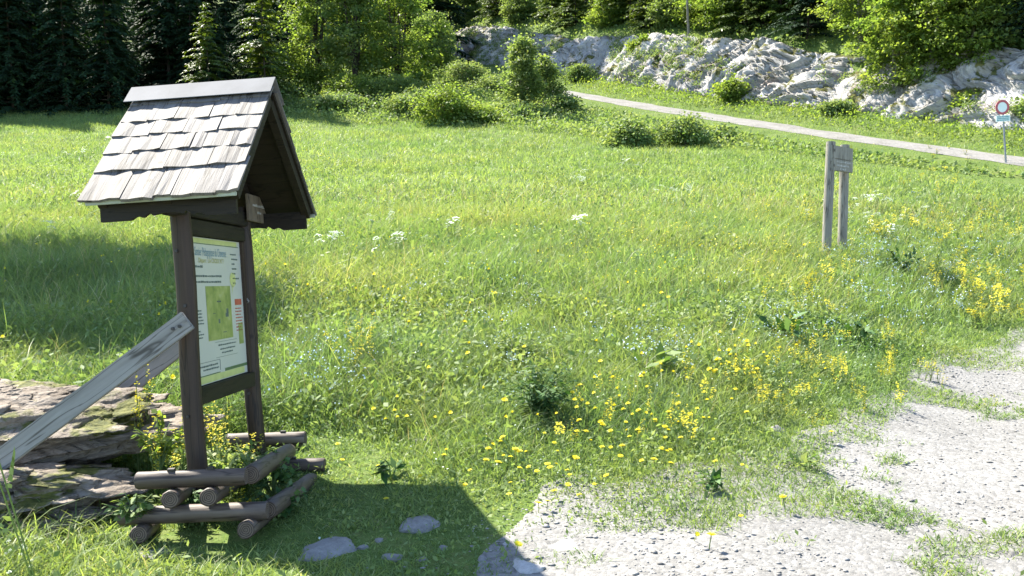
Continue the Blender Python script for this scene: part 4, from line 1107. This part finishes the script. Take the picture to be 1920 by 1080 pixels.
# ---- flowers
def stalk(mb, h, r, lean, a=.4, m=1):
    mb.tube([(0, 0, -.02), (lean * .3, 0, h * .5), (lean, 0, h)], [r, r, r * .8], 4, a, m, cap=False)
def dandelion_mesh(seed):
    rn = random.Random(seed); m = MB(); h = 1.0; stalk(m, .20, .0028, rn.uniform(-.02, .02), rn.random())
    x0 = m.v[-1][0]
    n = 16
    for ring, (r0, r1, z0, z1) in enumerate(((.002, .024, .0, .004), (.001, .018, .003, .011), (0, .011, .005, .016))):
        for k in range(n - ring * 3):
            a = 6.283 * k / (n - ring * 3) + ring * .2; w = .26; rr = r1 * rn.uniform(.85, 1.1)
            c, s_ = math.cos, math.sin
            m.add([(x0 + r0 * c(a), r0 * s_(a), .20 + z0), (x0 + rr * .8 * c(a - w), rr * .8 * s_(a - w), .20 + z1 * .8), (x0 + rr * c(a), rr * s_(a), .20 + z1), (x0 + rr * .8 * c(a + w), rr * .8 * s_(a + w), .20 + z1 * .8)], [(0, 1, 2, 3)], rn.random(), 0)
    m.tube([(x0, 0, .185), (x0, 0, .200)], [.004, .010], 6, .3, 1)
    return m.mesh('dandelion', [M['yellow'], M['grass']])
def rocket_mesh(seed):
    rn = random.Random(seed); m = MB()
    for s_ in range(rn.randint(3, 5)):
        az = rn.random() * 6.28; ln = rn.uniform(.02, .10); h = rn.uniform(.26, .42)
        tip = (ln * math.cos(az), ln * math.sin(az), h)
        m.tube([(0, 0, -.02), (tip[0] * .4, tip[1] * .4, h * .55), tip], [.0035, .003, .002], 4, rn.random(), 1, cap=False)
        for k in range(rn.randint(9, 15)):
            t = 1 - .34 * rn.random() ** 1.4; c = Vector((tip[0] * t, tip[1] * t, h * t)) + Vector((rn.gauss(0, .014), rn.gauss(0, .014), rn.gauss(0, .006)))
            for q in range(4):
                a = q * 1.571 + rn.random(); r = .0090
                m.add([c, c + Vector((r * math.cos(a - .5), r * math.sin(a - .5), .002)), c + Vector((1.5 * r * math.cos(a), 1.5 * r * math.sin(a), .004)), c + Vector((r * math.cos(a + .5), r * math.sin(a + .5), .002))], [(0, 1, 2, 3)], rn.random(), 0)
        for k in range(5):
            t = rn.uniform(.15, .7); c = Vector((tip[0] * t, tip[1] * t, h * t)); a = rn.random() * 6.28; L = rn.uniform(.03, .06)
            dd = Vector((math.cos(a), math.sin(a), .4)) * L; sd = Vector((-math.sin(a), math.cos(a), 0)) * L * .3
            m.add([c, c + dd * .5 + sd, c + dd, c + dd * .5 - sd], [(0, 1, 2, 3)], rn.random(), 1)
    return m.mesh('yellow_rocket', [M['yellow'], M['herb']])
def umbel_mesh(seed):
    rn = random.Random(seed); m = MB(); h = .5
    for s_ in range(rn.randint(2, 4)):
        az = rn.random() * 6.28; ln = rn.uniform(.02, .13); hh = h * rn.uniform(.75, 1.05); tip = Vector((ln * math.cos(az), ln * math.sin(az), hh))
        m.tube([(0, 0, -.02), tuple(tip * .55), tuple(tip)], [.004, .0035, .002], 4, rn.random(), 1, cap=False)
        for k in range(13):
            a = rn.random() * 6.28; r = .075 * rn.random() ** .5; c = tip + Vector((r * math.cos(a), r * math.sin(a), .04 - 6 * r * r))
            m.add([tip, c + Vector((.001, 0, 0)), c], [(0, 1, 2)], .4, 1)
            for q in range(7):
                p = c + Vector((rn.gauss(0, .006), rn.gauss(0, .006), rn.uniform(0, .004))); b = rn.random() * 6.28; w = .0095
                m.add([p + Vector((w * math.cos(b + t), w * math.sin(b + t), 0)) for t in (0, 1.57, 3.14, 4.71)], [(0, 1, 2, 3)], rn.random(), 0)
        for k in range(4):
            t = rn.uniform(.2, .65); c = tip * t; a = rn.random() * 6.28
            for q in range(5):
                L = .05; dd = Vector((math.cos(a), math.sin(a), .25)) * (.03 + .016 * q); sd = Vector((-math.sin(a), math.cos(a), 0)) * (.03 - .004 * q)
                m.add([c + dd, c + dd * 1.15 + sd, c + dd * 1.5 + sd * .6, c + dd * 1.3], [(0, 1, 2, 3)], rn.random(), 1)
    return m.mesh('cow_parsley', [M['white'], M['herb']])
FL = {'dandelion': [dandelion_mesh(i) for i in range(5)], 'yellow_rocket': [rocket_mesh(i) for i in range(5)], 'cow_parsley': [umbel_mesh(i) for i in range(4)]}
frn = random.Random(99)
def flower(kind, px, py, label, group, lift=0.0, sc=1.0):
    """stands on the meadow under picture point (px, py) of its bloom"""
    top = {'dandelion': .205, 'yellow_rocket': .34, 'cow_parsley': .5}[kind]
    r = ray(px, py); ds = np.concatenate([np.arange(3, 20, .02), np.arange(20, 60, .08)]); P = CAMP[None] + ds[:, None] * r[None]
    hh = height(P[:, 0], P[:, 1]); gh = gheight(P[:, 0], P[:, 1]); want = hh + np.maximum(gh * 1.0 + {'dandelion': .03, 'yellow_rocket': .12, 'cow_parsley': .14 if sc > .5 else .0}[kind], .05)
    i = int(np.argmax(P[:, 2] < want)); x, y = P[i, 0], P[i, 1]; tall = max(.06, P[i, 2] - hz(x, y))
    o = link(kind, frn.choice(FL[kind]), None, (x, y, hz(x, y)), (frn.gauss(0, .22), frn.gauss(0, .22), frn.random() * 6.28))
    hs = tall / top
    w_ = sc * frn.uniform(.6, 1.15) * {'dandelion': .85, 'yellow_rocket': .70, 'cow_parsley': .52}[kind]; o.scale = (w_, w_, hs if kind != 'dandelion' else hs)
    if kind == 'dandelion': o.scale = (w_, w_, hs)
    tag(o, label, 'flower', group); return o
def spray(kind, n, cx, cy, sx, sy, label, group, sc=1.0):
    for _ in range(n):
        px = frn.gauss(cx, sx); py = frn.gauss(cy, sy)
        if px < -20 or px > 1940 or py > 1090: continue
        flower(kind, px, py, label, group, sc=sc)
DG, RG, UG = 'dandelions in the meadow', 'yellow rocket in the meadow', 'cow parsley in the meadow'
DM = 'yellow dandelion growing singly in the open meadow grass'
DN = 'yellow dandelion in the dense yellow patch between the dark leafy plant and the gravel'
DR = 'yellow dandelion in the loose patch right of the pale dock leaves'
for (px, py) in ((845, 843), (638, 828), (755, 776), (697, 758), (820, 686), (808, 645), (870, 640), (793, 880), (715, 872), (728, 934), (640, 860), (543, 495), (690, 512), (700, 535), (675, 540), (510, 512), (294, 568), (130, 560), (175, 562), (285, 588), (5, 632), (1025, 940), (966, 1018), (1010, 943), (1480, 700), (1310, 640), (1200, 655), (660, 300), (745, 770), (760, 780), (1240, 540), (1100, 560), (300, 1075), (960, 925), (60, 455), (4, 503), (1330, 1000), (1475, 930), (1390, 965), (930, 500), (1000, 470), (1500, 455), (1210, 700), (1300, 985), (1160, 850), (1115, 905), (875, 905), (905, 860)):
    flower('dandelion', px, py, DM, DG)
spray('dandelion', 46, 1150, 775, 85, 38, DN, DG)
spray('dandelion', 26, 990, 862, 55, 34, 'yellow dandelion in the short grass below the dark leafy plant', DG)
spray('dandelion', 34, 1375, 665, 55, 26, DR, DG)
spray('dandelion', 26, 1240, 800, 110, 45, 'yellow dandelion scattered near the ragged gravel edge', DG)
spray('dandelion', 55, 1050, 620, 420, 130, DM, DG)
R1L = 'yellow rocket plant right of the trail sign posts'
for (px, py) in ((1650, 402), (1632, 410), (1660, 418), (1640, 425), (1618, 415), (1675, 405)): flower('yellow_rocket', px, py, R1L, RG, sc=2.0)
for (px, py) in ((1515, 382), (1505, 390), (1526, 388)): flower('yellow_rocket', px, py, 'yellow rocket plant just left of the trail sign posts', RG, sc=1.8)
for (px, py) in ((1545, 458), (1552, 462)): flower('yellow_rocket', px, py, 'yellow rocket growing at the foot of the trail sign posts', RG)
spray('yellow_rocket', 34, 1850, 530, 50, 34, 'yellow rocket in the tall clump at the right edge of the meadow', RG, 1.6)
spray('yellow_rocket', 18, 1535, 505, 60, 24, 'yellow rocket in front of the trail sign posts', RG, 1.4)
spray('yellow_rocket', 10, 1780, 487, 30, 14, 'yellow rocket in the small clump left of the tall clump', RG, 1.5)
spray('yellow_rocket', 42, 1640, 660, 95, 38, 'yellow rocket in the patch above the upper corner of the gravel', RG, .85)
spray('yellow_rocket', 30, 1470, 680, 90, 45, 'yellow rocket between the loose dandelion patch and the gravel', RG, .85)
spray('yellow_rocket', 8, 664, 608, 16, 14, 'yellow rocket alone in the meadow right of the kiosk', RG, .9)
spray('yellow_rocket', 16, 1180, 735, 90, 45, 'yellow rocket among the dense dandelion patch', RG, .8)
spray('yellow_rocket', 26, 1790, 320, 90, 22, 'yellow rocket on the rough grass below the road sign', RG, 2.2)
spray('yellow_rocket', 30, 1800, 410, 90, 14, 'yellow rocket in the upper right meadow', RG, 1.9)
UA = 'white cow parsley in the meadow right of the kiosk roof'
for (px, py) in ((745, 442), (733, 447), (758, 440), (740, 395), (735, 392), (752, 398), (603, 428), (590, 425), (612, 434), (850, 408), (842, 415), (855, 412), (690, 405)): flower('cow_parsley', px, py, UA, UG, sc=1.7)
for (px, py) in ((1640, 362), (1650, 360), (1630, 365), (1662, 365), (1648, 368)): flower('cow_parsley', px, py, 'white cow parsley just right of the trail sign board', UG, sc=1.9)
UB = 'white cow parsley in the far meadow below the larger leafy bush'
for (px, py) in ((1176, 304), (1185, 298), (1170, 300), (1190, 310), (1095, 325), (1100, 320), (1250, 310), (1320, 315), (1075, 405), (1090, 408), (1105, 406), (1230, 350), (1290, 345)): flower('cow_parsley', px, py, UB, UG, sc=2.2)
spray('cow_parsley', 22, 1680, 385, 120, 22, 'white cow parsley scattered in the upper right meadow', UG, 1.6)
spray('cow_parsley', 18, 930, 270, 130, 20, 'white cow parsley at the upper edge of the meadow', UG, 2.2)
spray('cow_parsley', 26, 130, 300, 140, 55, 'white cow parsley in the meadow left of the kiosk roof', UG, 1.9)
spray('cow_parsley', 9, 40, 1040, 35, 18, 'white flower in the grass at the lower left corner', UG, .22)
def bloom_cards(name, label, n, areas, mat, seed, size, per=4):
    rng = np.random.default_rng(seed); P = []
    for (px, py, sx, sy, w) in areas:
        for _ in range(int(n * w)):
            r = ray(rng.normal(px, sx), rng.normal(py, sy)); ds = np.arange(3.5, 40, .04); Q = CAMP[None] + ds[:, None] * r[None]
            hit = Q[:, 2] < height(Q[:, 0], Q[:, 1]) + gheight(Q[:, 0], Q[:, 1]) * .85
            if hit.any():
                p = Q[int(np.argmax(hit))]
                if cover(p[:1], p[1:2])[0] > .4: P += [p + rng.normal(size=3) * np.array([.03, .03, .012]) for _ in range(per)]
    P = np.array(P); s_ = size * rng.uniform(.6, 1.4, len(P)) * (1 + P[:, 1] * .02)
    V, F = leaf_cards(P, rand_dirs(len(P), rng), rand_dirs(len(P), rng, 2.5), s_, s_ * .9, rng, .05)
    tag(link(name, np_mesh(name, V, F, mat, np.repeat(rng.random(len(P)), 4))), label, kind='stuff')
bloom_cards('forget_me_nots', 'haze of tiny pale blue forget-me-nots in the grass', 190, [(600, 660, 60, 40, .5), (1240, 640, 50, 25, .35), (1630, 460, 40, 25, .6), (1790, 470, 80, 50, 1.0), (1480, 590, 60, 30, .5), (900, 560, 120, 40, .3), (1700, 520, 90, 40, .6), (1000, 650, 60, 30, .2)], M['blue'], 3, .014)
bloom_cards('buttercups', 'tiny yellow buttercups sprinkled through the far meadow', 600, [(1000, 400, 420, 70, 1.2), (300, 330, 250, 70, .8), (1400, 430, 250, 50, .8), (700, 280, 200, 30, .4)], M['yellow'], 4, .017, 2)
bloom_cards('white_clover', 'tiny white flower heads sprinkled through the meadow', 300, [(1000, 600, 420, 150, 1.0), (1500, 640, 220, 60, .5)], M['white'], 5, .012, 2)

# ---- leafy plants that stand out
def leafy_plant(name, label, px, py, hgt, rad, n, leaf, mat, seed, ratio=.5, fern=False, group=None, z=None, loc=None):
    rng = np.random.default_rng(seed); o = empty(name, loc if loc is not None else ground_at(px, py)); tag(o, label, 'plant', group)
    st = MB(); P, D, Nn, L, W = [], [], [], [], []
    ns = max(5, n // 14)
    for s_ in range(ns):
        a = rng.random() * 6.283; ln = rad * rng.uniform(.25, 1.0); hh = hgt * rng.uniform(.55, 1.0) * (1.1 - .5 * ln / rad)
        tip = np.array([math.cos(a) * ln, math.sin(a) * ln, hh]); st.tube([(0, 0, -.02), tuple(tip * np.array([.35, .35, .7])), tuple(tip)], [.005, .004, .002], 4, cap=False)
        for k in range(n // ns):
            u = rng.uniform(.3, 1.0); p = tip * np.array([u ** 1.6, u ** 1.6, u ** .8]); dd = np.array([math.cos(a), math.sin(a), -.1 + .4 * rng.random()]) + rng.normal(size=3) * .7
            if fern:
                lat = np.array([-math.sin(a), math.cos(a), 0]); dd = np.array([math.cos(a), math.sin(a), -.2]) * .6 + lat * rng.choice([-1, 1]) * rng.uniform(.5, 1)
            P.append(p); D.append(dd); Nn.append(np.array([0, 0, 1.2]) + rng.normal(size=3) * .45); L.append(leaf * rng.uniform(.6, 1.3) * (1.15 - .4 * u)); W.append(L[-1] * ratio * rng.uniform(.7, 1.2))
    V, F = leaf_cards(np.array(P), np.array(D), np.array(Nn), np.array(L), np.array(W), rng, .15)
    link('stems', st.mesh('stems', M['herb']), o); link('leaves', np_mesh('leaves', V, F, mat, np.repeat(rng.random(len(P)), 4)), o)
    return o
leafy_plant('chervil_plant', 'large feathery dark leafy plant in the middle of the meadow', 1010, 790, .52, .36, 900, .065, M['darkherb'], 1, .4, True)
leafy_plant('chervil_plant', 'smaller pale feathery plant above left of the large dark one', 965, 690, .40, .30, 420, .06, M['herb'], 2, .4, True)
leafy_plant('dock_plant', 'dock plant with broad dark leaves below the trail sign', 1470, 650, .42, .26, 60, .21, M['darkherb'], 3, .42)
leafy_plant('dock_plant', 'dock plant with a few broad pale leaves above the dense dandelions', 1215, 712, .30, .22, 34, .19, M['herb'], 4, .42)
leafy_plant('dock_plant', 'dock plant with one bent leaf between the sign and the gravel', 1600, 640, .36, .26, 46, .18, M['darkherb'], 5, .42)
leafy_plant('nettle_plant', 'tall green plant beside the right trail sign post', 1690, 525, .6, .28, 160, .11, M['darkherb'], 6, .45)
leafy_plant('plantain_plant', 'leafy rosette in the short grass right of the log planter', 735, 900, .16, .13, 40, .10, M['darkherb'], 7, .4)
leafy_plant('plantain_plant', 'leafy rosette at the ragged edge of the gravel', 1345, 920, .15, .14, 46, .09, M['darkherb'], 8, .4)
leafy_plant('plantain_plant', 'leafy rosette on the gravel near its grassy tongue', 1505, 880, .13, .15, 46, .08, M['herb'], 9, .4)
# plants in the log planter
PLN = [((300, 872), 4.95, .36, .17, 'bushy celandine plant between boulder and front kiosk post', M['leafy']),
       ((420, 905), 5.05, .30, .24, 'leafy plant filling the log planter between the kiosk posts', M['herb']),
       ((462, 905), 5.15, .30, .22, 'pale leafy plant in the planter below the bottom rail', M['herb']),
       ((510, 915), 5.0, .24, .20, 'dark leafy plant between the right-hand logs of the planter', M['darkherb']),
       ((250, 975), 4.40, .20, .15, 'ferny plant at the left end of the lower planter log', M['herb']),
       ((350, 985), 4.62, .22, .18, 'leafy plant in the shade between the stacked front logs', M['darkherb']),
       ((520, 985), 4.80, .22, .16, 'low leafy plant behind the lower diagonal log', M['darkherb'])]
for i, ((px, py), dd_, hg, rd, lb, mt) in enumerate(PLN):
    p = at(px, py, dd_); zz = max(hz(p[0], p[1]), p[2] - .02)
    leafy_plant('planter_plant', lb, 0, 0, hg, rd, 190, .055, mt, 60 + i, .6, i == 4, None, None, (p[0], p[1], min(zz, p[2] + .05)))
for i, (px, py, dd_) in enumerate(((300, 790, 4.95), (315, 800, 5.0), (405, 775, 5.2), (398, 765, 5.3), (412, 785, 5.3), (438, 925, 4.6), (445, 918, 4.6), (480, 930, 4.8), (340, 795, 5.0), (440, 830, 5.4), (470, 835, 5.6), (485, 815, 5.7), (265, 715, 5.2), (255, 722, 5.2), (420, 755, 5.5), (392, 750, 5.5), (288, 812, 4.9), (335, 838, 4.8), (460, 850, 5.3), (270, 700, 5.3), (380, 762, 5.4), (414, 800, 5.1))):
    p = at(px, py, dd_); z0 = hz(p[0], p[1]); o = link('celandine', FL['yellow_rocket'][i % 5], None, (p[0], p[1], z0), (0, 0, i * 1.3)); o.scale = (.6, .6, max(.2, (p[2] - z0) / .34))
    tag(o, 'yellow celandine flowering in and behind the log planter', 'flower', 'celandines of the log planter')

# ---- stones
ST = [ # px, py, width px, height ratio, seed, label
    (607, 1036, 104, .26, 1, 'largest flat grey stone lying in the kiosk shadow near the bottom edge'),
    (788, 986, 84, .24, 2, 'long sloping grey stone in the middle of the kiosk shadow'),
    (830, 1030, 22, .6, 3, 'small round stone in the kiosk shadow right of the long one'),
    (735, 1050, 34, .4, 4, 'broken flat stone between the two big shaded stones'),
    (792, 1052, 20, .5, 5, 'small stone at the lower middle of the kiosk shadow'),
    (905, 1052, 24, .6, 6, 'small pale stone just inside the right edge of the kiosk shadow'),
    (950, 1030, 20, .8, 7, 'sunlit white stone touching the kiosk shadow edge'),
    (985, 1066, 70, .4, 8, 'sunlit flat white stone at the tip of the kiosk shadow'),
    (914, 1078, 18, .7, 9, 'little pale stone at the bottom edge in the shadow tip'),
    (678, 1028, 24, .5, 10, 'little stone beside the largest shaded stone'),
    (710, 1015, 20, .4, 11, 'thin stone chip in the shadow above the broken flat stone'),
    (1068, 1030, 95, .12, 12, 'flat white rock slab flush with the gravel near the bottom middle'),
    (1660, 978, 18, .8, 14, 'small dark grey stone alone on the gravel'),
    (1900, 1046, 34, .5, 15, 'dark stone at the right edge of the gravel'),
    (1875, 872, 20, .5, 16, 'small dark stone on the gravel, upper right'),
    (1455, 806, 34, .4, 17, 'pale stone lying in the grass at the gravel edge'),
    (285, 1040, 60, .3, 18, 'flat pale stone in the grass below the log planter'),
    (795, 830, 40, .4, 19, 'grey stone on the bare trampled spot in the meadow'),
]
for (px, py, wpx, hr, sd, lb) in ST:
    p = ground_at(px, py); Ds = float((p - CAMP) @ AF); w_ = wpx / FPX * Ds
    mt = M['darkstone'] if 'dark' in lb and 'shadow' not in lb else M['whitestone'] if 'white' in lb or 'bleached' in lb else M['stone']
    o = link('stone', rock_mesh('stone', (w_ / 2 * 1.15, w_ / 2 * .85, w_ / 2 * hr * 1.1), 20 + sd, mt, 4, 9, .09), None, (p[0], p[1], p[2] - w_ * hr * .06), (0, 0, sd * .7))
    tag(o, lb, 'stone')
# loose gravel on the open surface
rng = np.random.default_rng(123); n = 52000
Y = np.sqrt(rng.uniform(3.0 ** 2, 15.0 ** 2, n)); X = rng.uniform(-.30, .66, n) * (Y + .4); dist = Y - gravel_edge(X)
k = (dist < .9 - .8 * rng.random(n)) & (rng.random(n) < .25 + 1.2 * smooth(.35, .7, fbm(X * 1.1, Y * 1.1, 3))); X, Y = X[k], Y[k]; n = len(X)
oct_ = np.array([(1, 0, 0), (-1, 0, 0), (0, 1, 0), (0, -1, 0), (0, 0, 1), (0, 0, -.6), (.6, .6, .5), (-.6, .6, .5), (-.6, -.6, .5), (.6, -.6, .5)], float)
of = np.array([(6, 4, 0), (2, 4, 6), (7, 4, 2), (1, 4, 7), (8, 4, 1), (3, 4, 8), (9, 4, 3), (0, 4, 9), (0, 2, 6), (2, 1, 7), (1, 3, 8), (3, 0, 9), (2, 0, 5), (1, 2, 5), (3, 1, 5), (0, 3, 5)])
sz = .0055 + .010 * rng.random(n) ** 4 + .014 * (rng.random(n) < .005)
R_ = rng.random(n) * 6.283; S3 = np.stack([sz * rng.uniform(.7, 1.5, n), sz * rng.uniform(.6, 1.1, n), sz * rng.uniform(.22, .5, n)], -1)
Vv = oct_[None] * (1 + .35 * (rng.random((n, 10, 1)) - .5)) * S3[:, None]; c, s_ = np.cos(R_)[:, None], np.sin(R_)[:, None]
Vv = np.stack([Vv[..., 0] * c - Vv[..., 1] * s_ + X[:, None], Vv[..., 0] * s_ + Vv[..., 1] * c + Y[:, None], Vv[..., 2] + (height(X, Y) + .006 + .02 * (fbm(X * 3, Y * 3, 2) - .3) + sz * .15)[:, None]], -1)
tag(link('gravel_stones', np_mesh('gravel_stones', Vv, (of[None] + np.arange(n)[:, None, None] * 10).reshape(-1, 3), M['pebble'], np.repeat(rng.random(n), 10))), 'loose pale gravel chips on the forecourt', kind='stuff')
